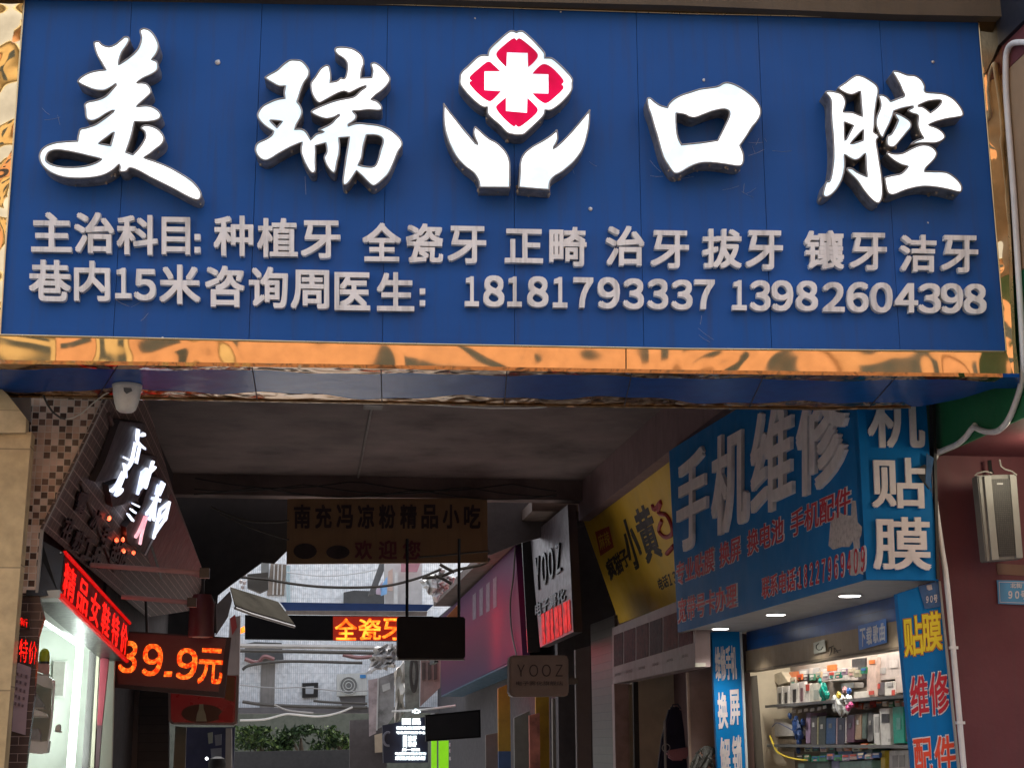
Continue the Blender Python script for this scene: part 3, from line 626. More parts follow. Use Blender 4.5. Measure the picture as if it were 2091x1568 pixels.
# two rails across, and the red message strip
rail = M('painted_rail', (.34, .20, .19), .5)
for i, (pa, pb) in enumerate((((185, 1153), (418, 1170)), ((248, 1218), (392, 1230)))):
    s = 9.6+i*.8
    t = thing('sign_bracket', ('upper' if i == 0 else 'lower')+' pale steel rail reaching out from the left wall above the price display', 'bracket', onS(*pa, s))
    MB().tube([onS(*pa, s), onS(*pb, s)], .016, 8).build('rail', rail, t)
    e = onS(*pb, s); MB().box(e, .03, .03, .03, (LT, A, ZZ)).build('end_cap', m_blk, t)
led = thing('message_strip', 'long red glowing message strip in a black case above the lit shop on the left', 'led sign', onS(100, 1216, 8.4))
FL = [(131, 1128), (264, 1272), (258, 1349), (121, 1216)]
DL = onS(128, 1170, 8.4).dot(LT)
F3 = [onL(*p, DL) for p in FL]
E3 = [onS(*p, 8.4) for p in ((85, 1103), (133, 1103), (121, 1219), (76, 1219))]
E3[1] = F3[0]+ZZ*0; E3[2] = F3[3]
bk = LT*(-.16)
MB().prism([p-LT*.012 for p in F3], bk).build('case', m_blk, led)
MB().plate(E3, .02).build('end_plate', m_blk, led)
mr = M('red_film', (.045, .002, .002), .5, spec=.1, emit=(1, .004, .003), es=.035)
MB().prism([p+LT*.0 for p in F3], LT*(-.010)).build('screen', mr, led)
mb = MB()
n = 6
for i, ch in enumerate('精品女鞋特价'):
    a, b = (i+.12)/n, (i+.90)/n
    q = [F3[0].lerp(F3[1], a), F3[0].lerp(F3[1], b), F3[3].lerp(F3[2], b), F3[3].lerp(F3[2], a)]
    q = [q[0].lerp(q[3], .14), q[1].lerp(q[2], .14), q[2].lerp(q[1], .10), q[3].lerp(q[0], .10)]
    put(mb, ch, q, .002, .001, bold=.012)
mb.build('red_text', m_led, led)
m_edge = M('red_edge', (.20, .006, .006), .5, spec=.1, emit=(1, .002, .002), es=.42)
MB().tube([F3[3]+LT*.004, F3[2]+LT*.004], .016, 6).build('frame_edge', m_edge, led)
MB().tube([F3[0]+LT*.004, F3[1]+LT*.004], .012, 6).build('frame_edge', m_edge, led)
for x, y in ((94, 1127), (124, 1128), (86, 1190), (116, 1193)):
    MB().blob(onS(x, y, 8.39), .006, (1, .6, 1), 6).build('screw', m_bolt, led)

# the lit shop under it
shop = thing('lit_shop', 'brightly lit pale shop interior at the far left below the red message strip', 'shop', ptA(10, -1.8, 0))
m_pale = M('pale_wall', (.66, .72, .64), .6, var=.08)
m_hdr = M('header_sheet', (.62, .66, .64), .4, var=.1)
zl = F3[3].z-.012
MB().prism([onZ(*p, zl) for p in ((76, 1222), (121, 1219), (258, 1350), (222, 1341), (168, 1316), (88, 1262))], ZZ*.04).build('header_underside', m_hdr, shop)
MB().plate([onS(*p, 11.85) for p in ((-60, 1180), (235, 1300), (226, 1640), (-60, 1640))], .06).build('back_wall', m_pale, shop)
MB().abox(8.42, 11.9, -4.2, -4.1, 0, 2.6).build('side_wall', m_pale, shop)
MB().abox(8.42, 11.9, -4.1, -1.52, 2.42, 2.50).build('shop_ceiling', m_hdr, shop)
m_tube = M('tube_glow', (.9, .95, .9), .3, emit=(.88, 1, .93), es=2.6)
t = thing('tube_lamp', 'upright glowing white tube lamp inside the lit shop on the left', 'lamp', onS(145, 1568, 11.5))
MB().tube([onS(164, 1312, 11.5), onS(138, 1640, 11.5)], [.026, .030], 10).build('tube', m_tube, t, smooth=True)
MB().tube([onS(171, 1296, 11.5), onS(165, 1314, 11.5)], .024, 10).build('tube_cap', m_tube, t)
t = thing('ceiling_lamp_bar', 'slanting bright lamp bar under the ceiling of the lit shop', 'lamp', onL(120, 1300, -1.75))
q0, q1 = onL(88, 1268, -1.62), onL(162, 1318, -1.62)
MB().tube([q0, q1], .014, 8).build('tube', m_tube, t, smooth=True)
MB().tube([q0+ZZ*.05, q1+ZZ*.05], .022, 6).build('fitting', m_hdr, t)
al = bpy.data.lights.new('tube_light', 'AREA'); al.shape = 'RECTANGLE'; al.size = .1; al.size_y = .9; al.energy = 2.4; al.color = (.9, 1, .95)
alo = bpy.data.objects.new('tube_light', al); COL.objects.link(alo); alo.location = onS(152, 1440, 11.4); alo.rotation_euler = (R(90), 0, R(20))
m_mul = [M('black_frame', (.03, .028, .025), .5), M('olive_frame', (.28, .27, .20), .5), M('maroon_post', (.22, .035, .05), .45, var=.3)]
df = thing('door_frame', 'dark and pale upright door frame beside the tube lamp, with a maroon post', 'door frame', onS(185, 1568, 11.6))
for (a, b, c2, d2), mt in zip((((183, 1328), (197, 1334), (180, 1640), (162, 1640)), ((192, 1334), (203, 1338), (188, 1640), (176, 1640)), ((205, 1339), (222, 1345), (208, 1480), (198, 1480))), m_mul):
    MB().plate([onS(*p, 11.55) for p in (a, b, c2, d2)], .05).build('upright', mt, df)
MB().plate([onS(*p, 11.56) for p in ((198, 1480), (208, 1480), (196, 1640), (186, 1640))], .05).build('upright', M('dark_post', (.06, .03, .035), .5), df)
# picture, shelf, shoes, small lamp
fr = thing('picture_frame', 'grey framed picture on the pale back wall of the lit shop', 'picture', onS(120, 1423, 11.8))
MB().plate([onS(*p, 11.82) for p in ((108, 1348), (137, 1349), (131, 1424), (105, 1422))], .02).build('frame', M('white_frame', (.75, .78, .72), .5), fr)
MB().plate([onS(*p, 11.80) for p in ((109, 1350), (133, 1351), (128, 1420), (106, 1419))], .01).build('picture', M('grey_picture', (.30, .30, .26), .5, var=.5, scale=4), fr)
sh = thing('white_shelf', 'white shelf unit with rounded side holding shoes in the lit shop', 'shelf', onS(80, 1540, 10.2))
m_wh = M('white_lacquer', (.80, .80, .78), .3, var=.06)
MB().plate([onS(*p, 10.2) for p in ((69, 1370), (98, 1380), (108, 1388), (108, 1406), (90, 1402), (68, 1391))], .10).build('shelf_board', m_wh, sh)
MB().plate([onS(*p, 10.2) for p in ((54, 1510), (82, 1514), (99, 1512), (96, 1536), (80, 1539), (52, 1535))], .10).build('shelf_board', m_wh, sh)
MB().tube([onS(*p, 10.18) for p in ((104, 1386), (109, 1398), (109, 1420), (106, 1460), (102, 1495), (98, 1514))], .008, 6).build('shelf_side', m_wh, sh, smooth=True)
MB().plate([onS(*p, 10.36) for p in ((60, 1385), (106, 1395), (100, 1515), (50, 1515))], .02).build('back_panel', M('shelf_back', (.33, .33, .27), .6), sh)
def shoe(pts, label, col):
    t = thing('shoe', label, 'shoe', onS(pts[0][0], pts[0][1], 10.2))
    MB().plate([onS(*p, 10.2) for p in pts], .07).build('upper', M('shoe', col, .4, var=.3, scale=15), t, bevel=.006)
    xs_ = [p[0] for p in pts]; yb = max(p[1] for p in pts)
    MB().plate([onS(*p, 10.19) for p in ((min(xs_), yb-3), (max(xs_), yb-2), (max(xs_), yb+1), (min(xs_), yb))], .08).build('sole', M('sole', (.5, .48, .44), .6), t)
shoe([(60, 1440), (66, 1436), (72, 1448), (84, 1452), (96, 1458), (95, 1464), (62, 1462)], 'white shoe in the middle of the white shelf unit', (.8, .8, .78))
shoe([(64, 1416), (70, 1412), (76, 1420), (82, 1430), (90, 1440), (84, 1446), (68, 1442)], 'grey and black patterned shoe behind the white shoe', (.3, .32, .33))
shoe([(62, 1488), (78, 1486), (82, 1500), (80, 1512), (60, 1510)], 'grey boot on the lower board of the white shelf unit', (.35, .35, .36))
shoe([(76, 1350), (99, 1354), (97, 1378), (73, 1370)], 'pink and white striped shoe on top of the white shelf unit', (.62, .36, .33))
shoe([(113, 1480), (121, 1477), (123, 1492), (112, 1494)], 'small white baby shoe on the back wall near the shelf', (.8, .8, .76))
t = thing('green_lamp', 'small yellow green dome on top of the white shelf unit', 'lamp shade', onS(90, 1350, 10.2))
MB().lathe([(.034, 0), (.034, .03), (.03, .06), (.018, .078), (.004, .084)], onS(90, 1350, 10.22)).build('dome', M('lime_plastic', (.42, .45, .02), .3), t, smooth=True)
MB().lathe([(.036, -.014), (.036, 0)], onS(90, 1350, 10.22)).build('band', m_blk, t)

# hanging price display, camera-shaped lamp, red light box
pr = thing('price_display', 'dark hanging display with glowing orange price of 39.9 yuan', 'led sign', onS(345, 1412, 12.2))
PQ = [onS(*p, 12.2) for p in ((228, 1286), (472, 1301), (458, 1424), (218, 1402))]
MB().plate(PQ, .07).build('case', M('case_brown', (.03, .015, .017), .5), pr)
MB().plate([onS(*p, 12.195) for p in ((232, 1290), (462, 1303), (446, 1412), (241, 1396))], .01).build('screen', M('screen_brown', (.05, .022, .025), .35, emit=(1, .03, .01), es=.012), pr)
m_or = M_lit('orange_led', (1.0, .035, .004), (1.0, .17, .018), 1.3, 2.3, 34, (.1, .02, 0), dots=.0105)
for ch, x0, y0, x1, y1 in (('３', 240, 1307, 277, 1373), ('９', 288, 1313, 329, 1379), ('９', 357, 1322, 400, 1386), ('元', 402, 1322, 452, 1395)):
    mb = MB(); put(mb, ch, rq(x0, y0, x1, y1, onS, 12.185, .05, 6), .004, 0, bold=.018); mb.build('orange_digit', m_or, pr)
mb = MB(); mb.plate([onS(*p, 12.185) for p in ((336, 1370), (352, 1370), (350, 1381), (334, 1381))], .004); mb.build('orange_digit', m_or, pr)
for x in (300, 440): MB().tube([onS(x, 1292, 12.22), onS(x-2, 1225, 12.22)], .012, 6).build('hanger', m_blk, pr)
sp = thing('hanging_spotlight', 'dark cylinder spotlight hanging above the orange price display', 'lamp', onS(410, 1300, 11.9))
c0 = onS(410, 1300, 11.9); hz = onS(410, 1214, 11.9).z-c0.z
MB().lathe([(.095, 0), (.097, .03), (.095, hz*.8), (.07, hz)], c0).build('housing', M('spot_body', (.10, .022, .025), .4), sp, smooth=True)
MB().lathe([(.066, -.004), (.066, .006)], c0).build('lens', M('lens', (.62, .55, .48), .3), sp)
MB().tube([c0+ZZ*hz, c0+ZZ*(hz+.16)], .014, 6).build('stem', m_blk, sp)
rb = thing('red_light_box', 'unlit red light box with a bottle on a plate behind the price display', 'sign', onS(415, 1480, 13.5))
RB = [(343, 1375), (487, 1378), (484, 1476), (478, 1480), (350, 1478), (344, 1470)]
MB().plate([onS(*p, 13.5) for p in RB], .22).build('case', M('box_grey', (.24, .19, .18), .5), rb)
MB().plate([onS(*p, 13.49) for p in ((348, 1372), (482, 1380), (479, 1472), (474, 1475), (354, 1474), (349, 1467))], .012).build('face', M('red_acrylic', (.16, .010, .012), .3, emit=(1, .01, .01), es=.025), rb)  # weak red glow put into the face of the unlit box
cx, cy = 412, 1456
MB().plate([onS(cx+42*math.cos(t_*.2618), cy+19*math.sin(t_*.2618), 13.484) for t_ in range(24)], .003).build('plate_print', M('plate_print', (.10, .030, .012), .5), rb)
MB().plate([onS(*p, 13.480) for p in ((407, 1437), (415, 1437), (416, 1447), (420, 1458), (422, 1472), (400, 1472), (402, 1458), (406, 1447))], .003).build('bottle_print', M('bottle_print', (.33, .32, .22), .5), rb)
MB().plate([onS(*p, 13.481) for p in ((446, 1461), (468, 1437), (476, 1441), (474, 1473), (448, 1472))], .003).build('red_print', M('red_print', (.42, .010, .01), .5), rb)
MB().plate([onS(*p, 13.481) for p in ((462, 1380), (480, 1382), (478, 1432), (460, 1428))], .003).build('gold_print', M('gold_print', (.20, .075, .02), .5), rb)
# things under the light box: pale door frame, blue clothes
dk = thing('dark_shopfront', 'dark shuttered shopfront under the orange price display', 'shopfront', ptA(13, -1.5, 0))
MB().plate([onS(*p, 14.5) for p in ((205, 1345), (345, 1345), (345, 1640), (190, 1640))], .1).build('shutter', M_grid('dark_shutter', [(.030, .024, .026), (.035, .028, .030)], (.012, .010, .012), 2, .08, .1, rough=.5), dk)
MB().plate([onS(*p, 14.4) for p in ((271, 1410), (284, 1410), (276, 1640), (262, 1640))], .05).build('upright', M('shop_upright', (.085, .065, .06), .5), dk)
MB().plate([onS(*p, 14.4) for p in ((358, 1482), (380, 1484), (376, 1640), (350, 1640))], .06).build('pale_post', M('olive_post', (.20, .19, .14), .6), dk)
dk2 = thing('clothes_shop', 'dim clothes shop with navy garments under the red light box', 'shop', ptA(18, -1, 0))
MB().plate([onS(*p, 18.5) for p in ((376, 1484), (480, 1484), (474, 1640), (368, 1640))], .1).build('interior', M('navy_cloth', (.012, .014, .040), .8, var=.6, scale=3), dk2)
MB().plate([onS(*p, 18.2) for p in ((461, 1486), (473, 1486), (474, 1640), (459, 1640))], .1).build('pale_post', M('grey_post', (.26, .25, .24), .6), dk2)
for i, (x, y, w_, col) in enumerate(((424, 1496, 10, (.22, .24, .20)), (438, 1500, 14, (.14, .15, .18)), (430, 1528, 22, (.16, .17, .20)))):
    MB().plate([onS(*p, 18.3) for p in ((x, y), (x+w_, y-2), (x+w_, y+20), (x+2, y+22))], .03).build('garment', M('garment%d' % i, col, .8), dk2)
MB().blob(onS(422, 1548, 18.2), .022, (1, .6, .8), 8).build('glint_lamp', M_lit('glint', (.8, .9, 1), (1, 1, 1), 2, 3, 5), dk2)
# person at the bottom edge: only the head and shoulders show
pe = onS(443, 1568, 18.0)
def lathe_s(prof, c, sx, sy):
    mb = MB(); mb.lathe(prof, c, ZZ, 16)
    for i, p in enumerate(mb.v): mb.v[i] = Vector((c.x+(p.x-c.x)*sx, c.y+(p.y-c.y)*sy, p.z))
    return mb
hz = onS(443, 1546, 18.0).z
pp = thing('person', 'dark haired person in dark clothing seen from behind below the red light box', 'person', Vector((pe.x, pe.y, .12)))
prof = [(.09, .12), (.10, .5), (.13, .85), (.17, .95), (.15, 1.1), (.19, 1.3), (.20, 1.37), (.10, 1.43), (.055, 1.46), (.055, 1.50), (.075, 1.53), (.088, 1.60), (.082, 1.68), (.04, 1.735)]
k = (hz-.12)/(1.735-.12)
prof = [(r, .12+(z_-.12)*k) for r, z_ in prof]
lathe_s(prof, Vector((pe.x, pe.y, 0)), 1.0, .75).build('body', M('dark_coat', (.010, .011, .013), .8), pp, smooth=True)
lathe_s([(.07, hz-.16), (.096, hz-.12), (.10, hz-.07), (.085, hz-.01), (.03, hz+.012)], Vector((pe.x, pe.y, 0)), 1, 1).build('hair', M('black_hair', (.006, .006, .007), .6), pp, smooth=True)
# ------------------------------------------------------------------ phone repair shop on the right
m_pblue = M('vinyl_blue', (.004, .17, .47), .5, spec=.12, var=.10, scale=2.2, bump=.03, bscale=8, streak=.12)
m_plet = M('grey_letter', (.76, .71, .70), .55, var=.12, scale=10, streak=.15)
m_wout = M('white_outline', (.74, .72, .75), .5, var=.08)
m_predt = M('red_letter', (.52, .010, .03), .5, var=.15)
m_under = M('sign_underside', (.42, .42, .42), .55, var=.15, streak=.15)
DP = onS(1769, 1183, 8.4).dot(LT)
ps = thing('phone_repair_sign', 'big blue box sign with grey raised lettering on the right side of the alley', 'sign', onL(1769, 1183, DP))
side = [(1366, 921), (1440, 874), (1515, 829), (1744, 688), (1769, 1183), (1384, 1291)]
S3 = [onL(*p, DP) for p in side]
MB().prism(S3, LT*.05).build('side_face', m_pblue, ps)
zb = onL(1769, 1183, DP).z
c_n = onL(1769, 1183, DP); c_t = c_n+ZZ*1.62
fr_ = onS(1916, 1178, 8.4)
wN = (fr_-c_n).dot(LT)
MB().prism([c_n, c_n+LT*wN, c_n+LT*wN+ZZ*1.62, c_t], A*.05+Vector((0, 0, 0))).build('front_face', m_pblue, ps)
MB().abox(8.46, 12.88, DP+.052, DP+wN-.02, zb+.05, zb+1.56).build('core', m_seam, ps)
# plate under the sign with three recessed lamps
un = thing('sign_soffit', 'grey underside panel below the blue phone repair sign, with three round downlights', 'soffit', onL(1769, 1183, DP))
MB().prism([ptA(8.44, DP+.01, zb), ptA(8.44, DP+wN, zb), ptA(8.75, DP+.60, zb), ptA(12.88, DP+.60, zb), ptA(12.88, DP+.01, zb)], ZZ*.045).build('panel', m_under, un)
m_dl = M('downlight', (.9, .9, .9), .3, emit=(1, .97, .9), es=9)
m_ring = M('downlight_ring', (.6, .6, .6), .35, metal=.4)
for x, y in ((1735, 1213), (1584, 1252), (1471, 1281)):
    p = onZ(x, y, zb)
    MB().lathe([(.080, -.006), (.070, -.012), (.070, .0)], p).build('lamp_ring', m_ring, un, smooth=True)
    MB().lathe([(.066, -.014), (.066, -.004)], p).build('lamp_disc', m_dl, un)
    l = bpy.data.lights.new('downlight', 'SPOT'); l.energy = 17; l.spot_size = R(120); l.spot_blend = .6; l.shadow_soft_size = .06; l.color = (1, .95, .86)
    lo = bpy.data.objects.new('downlight', l); COL.objects.link(lo); lo.location = p-ZZ*.03
def top_y(x): return 911-.575*(x-1431)
def bot_y(x): return 1119-.462*(x-1410)
for ch, x0, x1 in (('手', 1381, 1442), ('机', 1452, 1525), ('维', 1532, 1617), ('修', 1625, 1727)):
    q = [onL(x0, top_y(x0), DP-.03), onL(x1, top_y(x1), DP-.03), onL(x1, bot_y(x1), DP-.03), onL(x0, bot_y(x0), DP-.03)]
    mb = MB(); put(mb, ch, q, .026, -.026, bold=.02); mb.build('raised_letter', m_plet, ps)
def outlined(parent, text, q, g=.02, b=.012, mt=None, mo=None, name='printed_text', b2=.045):
    mb = MB(); put(mb, text, q, .001, .0008, bold=b2, grow=g); mb.build(name+'_outline', mo or m_wout, parent)
    mb = MB(); put(mb, text, q, .001, .004, bold=b); mb.build(name, mt or m_predt, parent)
def lq(x0, y0t, x1, y1t, y0b, y1b, d): return [onL(x0, y0t, d), onL(x1, y1t, d), onL(x1, y1b, d), onL(x0, y0b, d)]
def l1t(x): return 1150-.450*(x-1381)
def l1b(x): return 1198-.425*(x-1381)
for tx, x0, x1 in (('专业贴膜', 1382, 1459), ('换屏', 1470, 1513), ('换电池', 1527, 1601), ('手机配件', 1616, 1738)):
    outlined(ps, tx, lq(x0, l1t(x0), x1, l1t(x1), l1b(x0), l1b(x1), DP))
outlined(ps, '宽带号卡办理', lq(1386, 1223, 1505, 1188, 1273, 1240, DP))
def l2t(x): return 1180-.318*(x-1555)
def l2b(x): return 1224-.275*(x-1555)
outlined(ps, '联系电话：', lq(1557, l2t(1557), 1632, l2t(1632), l2b(1557), l2b(1632), DP))
outlined(ps, fw('18227969409'), lq(1632, l2t(1632)+1, 1767, l2t(1767)+1, l2b(1632), l2b(1767), DP))
m_torn = M('torn_paper', (.50, .45, .44), .85, var=.3, scale=30, bump=.4, bscale=60)
def z2(x, y): return x/3.92+1591, y/3.92+800
for P in ([(430, 975), (480, 960), (520, 985), (575, 990), (580, 870), (610, 870), (625, 1040), (660, 1080), (655, 1140), (640, 1180), (645, 1250), (600, 1260), (590, 1190), (560, 1240), (500, 1240), (470, 1250), (430, 1262), (395, 1230), (400, 1170), (410, 1040)],
          [(560, 1290), (600, 1245), (620, 1280), (680, 1280), (684, 1340), (665, 1400), (670, 1460), (640, 1450), (610, 1470), (575, 1470), (555, 1440), (565, 1370)]):
    MB().prism([onL(*z2(*p), DP-.004) for p in P], LT*.003).build('torn_patch', m_torn, ps)
for ch, x0, y0, x1, y1 in (('机', 1772, 797, 1888, 914), ('贴', 1780, 934, 1890, 1037), ('膜', 1783, 1055, 1901, 1163)):
    mb = MB(); put(mb, ch, rq(x0, y0, x1, y1, onS, 8.385, .015, -4), .014, 0, bold=.018); mb.build('raised_letter', m_plet, ps)
MB().plate([onS(*z2(*p), 8.372) for p in ((1065, 640), (1100, 615), (1165, 580), (1180, 600), (1170, 690), (1200, 780), (1150, 720), (1110, 660))], .006).build('torn_film', M('torn_dark', (.012, .016, .022), .7), ps)
MB().plate([onS(*p, 8.372) for p in ((1892, 925), (1907, 935), (1899, 990), (1905, 1010), (1890, 985))], .003).build('bare_panel', M('bare_panel', (.02, .09, .22), .6, var=.4, scale=14), ps)
MB().plate([onS(*p, 8.385) for p in ((1904, 820), (1910, 820), (1919, 1182), (1913, 1182))], .05).build('end_board', m_blk, ps)

# shop front: shutter box, pillars with banners, notice sheets
DF = DP+.58
sf = thing('phone_shop', 'small phone accessory shop under the big blue box sign', 'shop', ptA(10.5, DF+.4, 0))
m_shut = M_grid('blue_shutter', [(.005, .07, .30), (.006, .08, .33)], (.004, .04, .18), 3, .11, .05, rough=.3, bump=.5)
m_tan = M('shutter_rail', (.27, .21, .14), .45, var=.15, bump=.05, streak=.2)
Bz = onL(1700, 1293, DF).z; B2 = onL(1700, 1341, DF).z
MB().abox(8.6, 12.75, DF, DF+.05, Bz, zb+.03).build('blue_shutter', m_shut, sf)
MB().abox(8.6, 12.75, DF-.02, DF+.06, B2, Bz-.004).build('bottom_rail', m_tan, sf)
MB().abox(8.6, 12.75, DF-.028, DF+.066, B2-.018, B2-.002).build('rail_lip', M('rail_lip', (.12, .09, .06), .5), sf)
m_cream = M('cream_panel', (.55, .48, .36), .6, var=.15)
MB().abox(13.02, 13.1, DF-.2, DF+1.2, 0, zb).build('side_panel', m_cream, sf)
MB().abox(8.9, 13.0, DF+.46, DF+.50, 0, 2.7).build('back_panel', M('pegboard', (.30, .26, .22), .8, var=.2), sf)
MB().abox(8.6, 13.0, DF+.07, DF+.46, 2.6, 2.64).build('shop_ceiling', M('shop_ceiling', (.6, .57, .5), .6), sf)
al = bpy.data.lights.new('shop_light', 'AREA'); al.shape = 'RECTANGLE'; al.size = .25; al.size_y = 3.4; al.energy = 17; al.color = (1, .92, .80)
alo = bpy.data.objects.new('shop_light', al); COL.objects.link(alo); alo.location = ptA(10.8, DF+.14, 2.58); alo.rotation_euler = (0, R(-10), math.atan2(-A.x, A.y))
m_frame = M('dark_bronze', (.055, .030, .026), .45)
MB().plate([onS(*p, 12.75) for p in ((1513, 1292), (1528, 1296), (1545, 1640), (1527, 1640))], .06).build('door_jamb', m_frame, sf)
MB().plate([onS(*p, 12.80) for p in ((1530, 1380), (1546, 1378), (1566, 1640), (1548, 1640))], .06).build('door_jamb', M('dark_jamb', (.05, .042, .032), .5), sf)
def banner(label, px, s, cat='banner'):
    t = thing('pillar_banner', label, cat, onS(*px[2], s))
    MB().plate([onS(*p, s) for p in px], .05).build('panel', m_pblue, t); return t
b1 = banner('narrow blue pillar banner with white lettering at the far end of the phone shop', [(1453, 1290), (1513, 1286), (1529, 1640), (1468, 1640)], 12.68)
MB().plate([onS(*p, 12.66) for p in ((1511, 1288), (1515, 1288), (1531, 1640), (1527, 1640))], .08).build('pale_edge', M('pale_edge', (.5, .55, .58), .4), b1)
m_wtx = M('white_text', (.58, .54, .56), .5)
for tx, x0, y0, x1, y1 in (('维修手机', 1462, 1320, 1505, 1390), ('换', 1467, 1413, 1487, 1488), ('屏', 1491, 1408, 1512, 1480), ('解', 1472, 1505, 1493, 1596), ('锁', 1497, 1501, 1517, 1590)):
    mb = MB(); put(mb, tx, rq(x0, y0, x1, y1, onS, 12.677, -.08, -3), .002, 0, bold=.03); mb.build('white_text', m_wtx, b1)
b2 = banner('wide blue pillar banner with yellow and red lettering beside the maroon wall', [(1832, 1212), (1917, 1184), (1964, 1640), (1872, 1640)], 8.47)
MB().plate([onS(*p, 8.46) for p in ((1917, 1186), (1921, 1186), (1968, 1640), (1963, 1640))], .12).build('pale_edge', M('pale_edge2', (.42, .40, .36), .5), b2)
m_yel = M('yellow_text', (.80, .62, .02), .5)
m_org = M('orange_text', (.72, .06, .02), .5)
for ch, x0, y0, x1, y1, mt in (('贴', 1847, 1261, 1886, 1341, m_yel), ('膜', 1884, 1252, 1925, 1331, m_yel), ('维', 1861, 1382, 1897, 1464, m_predt), ('修', 1900, 1374, 1939, 1460, m_predt), ('配', 1869, 1509, 1905, 1590, m_org), ('件', 1911, 1504, 1953, 1586, m_org)):
    q = rq(x0, y0, x1, y1, onS, 8.468, -.14, -5)
    outlined(b2, ch, q, g=.03, b=.018, mt=mt, mo=(M('orange_outline', (.5, .2, .03), .5) if mt is m_yel else m_wout), name='banner_letter', b2=.05)
npl = thing('number_plate', 'small torn blue house number plate stuck at the top of the wide pillar banner', 'plate', onS(1900, 1240, 8.46))
MB().plate([onS(*p, 8.462) for p in ((1875, 1196), (1916, 1187), (1922, 1238), (1889, 1243))], .003).build('plate', M('plate_blue', (.02, .10, .26), .4, var=.4, scale=20), npl)
mb = MB(); put(mb, fw('90')+'号', rq(1891, 1216, 1914, 1232, onS, 8.459, -.12), .001, 0, bold=.02); mb.build('number_text', m_wtx, npl)
MB().plate([onS(*p, 8.459) for p in ((1892, 1195), (1902, 1193), (1904, 1203), (1897, 1205), (1893, 1202))], .001).build('torn_patch', m_torn, npl)
dsn = thing('song_notice', 'light blue notice with white lettering taped to the shutter rail of the phone shop', 'notice', onL(1780, 1325, DF-.03))
MB().prism([onL(*p, DF-.034) for p in ((1752, 1277), (1809, 1262), (1811, 1311), (1754, 1327))], LT*.002).build('sheet', M('notice_blue', (.10, .25, .66), .5), dsn)
for i, ch in enumerate('下载歌曲'):
    x = 1756+i*13.3; y = 1284-i*3.6
    mb = MB(); put(mb, ch, [onL(x, y, DF-.037), onL(x+11, y-3, DF-.037), onL(x+11.5, y+34, DF-.037), onL(x+.5, y+37, DF-.037)], .001, 0, bold=.02); mb.build('white_text', M('notice_white', (.72, .74, .80), .5) if i == 0 else bpy.data.materials['notice_white'], dsn)
stk = thing('white_sticker', 'small pale sticker with a grey swirl on the shutter rail of the phone shop', 'sticker', onL(1674, 1334, DF-.03))
MB().prism([onL(*p, DF-.034) for p in ((1661, 1312), (1684, 1305), (1686, 1329), (1662, 1335))], LT*.002).build('sheet', M('sticker_pale', (.45, .46, .40), .5), stk)
MB().tube([onL(1673+7*math.cos(a_*.9), 1320+7*math.sin(a_*.9), DF-.037) for a_ in range(6)], .003, 5).build('swirl_print', M('sticker_print', (.10, .11, .10), .6), stk)
mb = MB()
for pts in (((1692, 1330), (1693, 1322), (1702, 1318)), ((1694, 1338), (1698, 1328), (1697, 1320)), ((1703, 1334), (1704, 1322), (1711, 1332)), ((1706, 1329), (1717, 1326))):
    mb.tube([onL(x, y, DF-.024) for x, y in pts], .0025, 5)
mb.build('pen_mark', M('pen', (.04, .03, .025), .6), sf)

# goods: every box stands or hangs on the back wall of the shop
DG = DF+.30
shelf_m = M('shop_shelf', (.10, .095, .09), .4)
for i, (za, s0, s1, lab) in enumerate(((onL(1720, 1432, DG).z, 9.0, 12.9, 'upper'), (onL(1720, 1522, DG).z, 9.0, 12.9, 'lower'))):
    t = thing('shop_shelf', lab+' dark shelf along the back of the phone shop, with goods on it', 'shelf', ptA(11, DG+.1, za))
    MB().abox(s0, s1, DG-.10, DG+.20, za-.009, za).build('board', shelf_m, t)
    MB().abox(s0, s1, DG-.115, DG-.101, za-.012, za+.010).build('price_rail', M('price_rail', (.10, .10, .10), .4), t)
gm = {}
def gmat(c, r=.35):
    if (c, r) not in gm: gm[(c, r)] = M('goods_%d' % len(gm), c, r, var=.25, scale=18)
    return gm[(c, r)]
WHT, GRY, BLK, RED, ORG, TEAL, BLU, PNK, CRM, GRN, YEL, PUR = (.62, .60, .56), (.34, .33, .32), (.03, .03, .035), (.50, .06, .04), (.62, .16, .04), (.01, .25, .20), (.03, .10, .32), (.55, .30, .30), (.55, .48, .36), (.05, .22, .10), (.60, .45, .05), (.30, .22, .36)
def z3(x, y): return x/4.93+1500, y/4.93+1250
def goods(name, label, cat, pts, col, th=.06, d=0.0, marks=()):
    t = thing(name, label, cat, onL(*z3(*pts[-1]), DG+d))
    pq = [onL(*z3(*p), DG+d) for p in pts]
    MB().prism(pq, LT*th).build('body' if name != 'product_card' else 'card', gmat(col), t, bevel=.004)
    for k, (mp, mc) in enumerate(marks):
        MB().prism([onL(*z3(*p), DG+d-.004-.001*k) for p in mp], LT*.003).build('printed_panel', gmat(mc), t)
    return t
def bx(x0, y0, x1, y1, sl=-.10, lean=0): return [(x0+lean, y0), (x1+lean, y0+sl*(x1-x0)), (x1, y1+sl*(x1-x0)), (x0, y1)]
G = 'product_box'
goods(G, 'tilted cream carton at the upper left corner of the shop goods', 'box', [(340, 640), (470, 595), (540, 700), (440, 735)], CRM, .12, .02)
goods(G, 'bright orange box behind the front row of hanging packs', 'box', bx(545, 600, 640, 680), ORG, .08, .08)
goods(G, 'grey box right of the bright orange box on the upper shelf', 'box', bx(645, 575, 740, 670), GRY, .10, .08, (((bx(660, 590, 720, 640)), WHT),))
goods(G, 'pale box with a grey square print high on the upper shelf', 'box', bx(750, 560, 860, 660), (.48, .42, .38), .10, .08, ((bx(790, 560, 850, 620), GRY),))
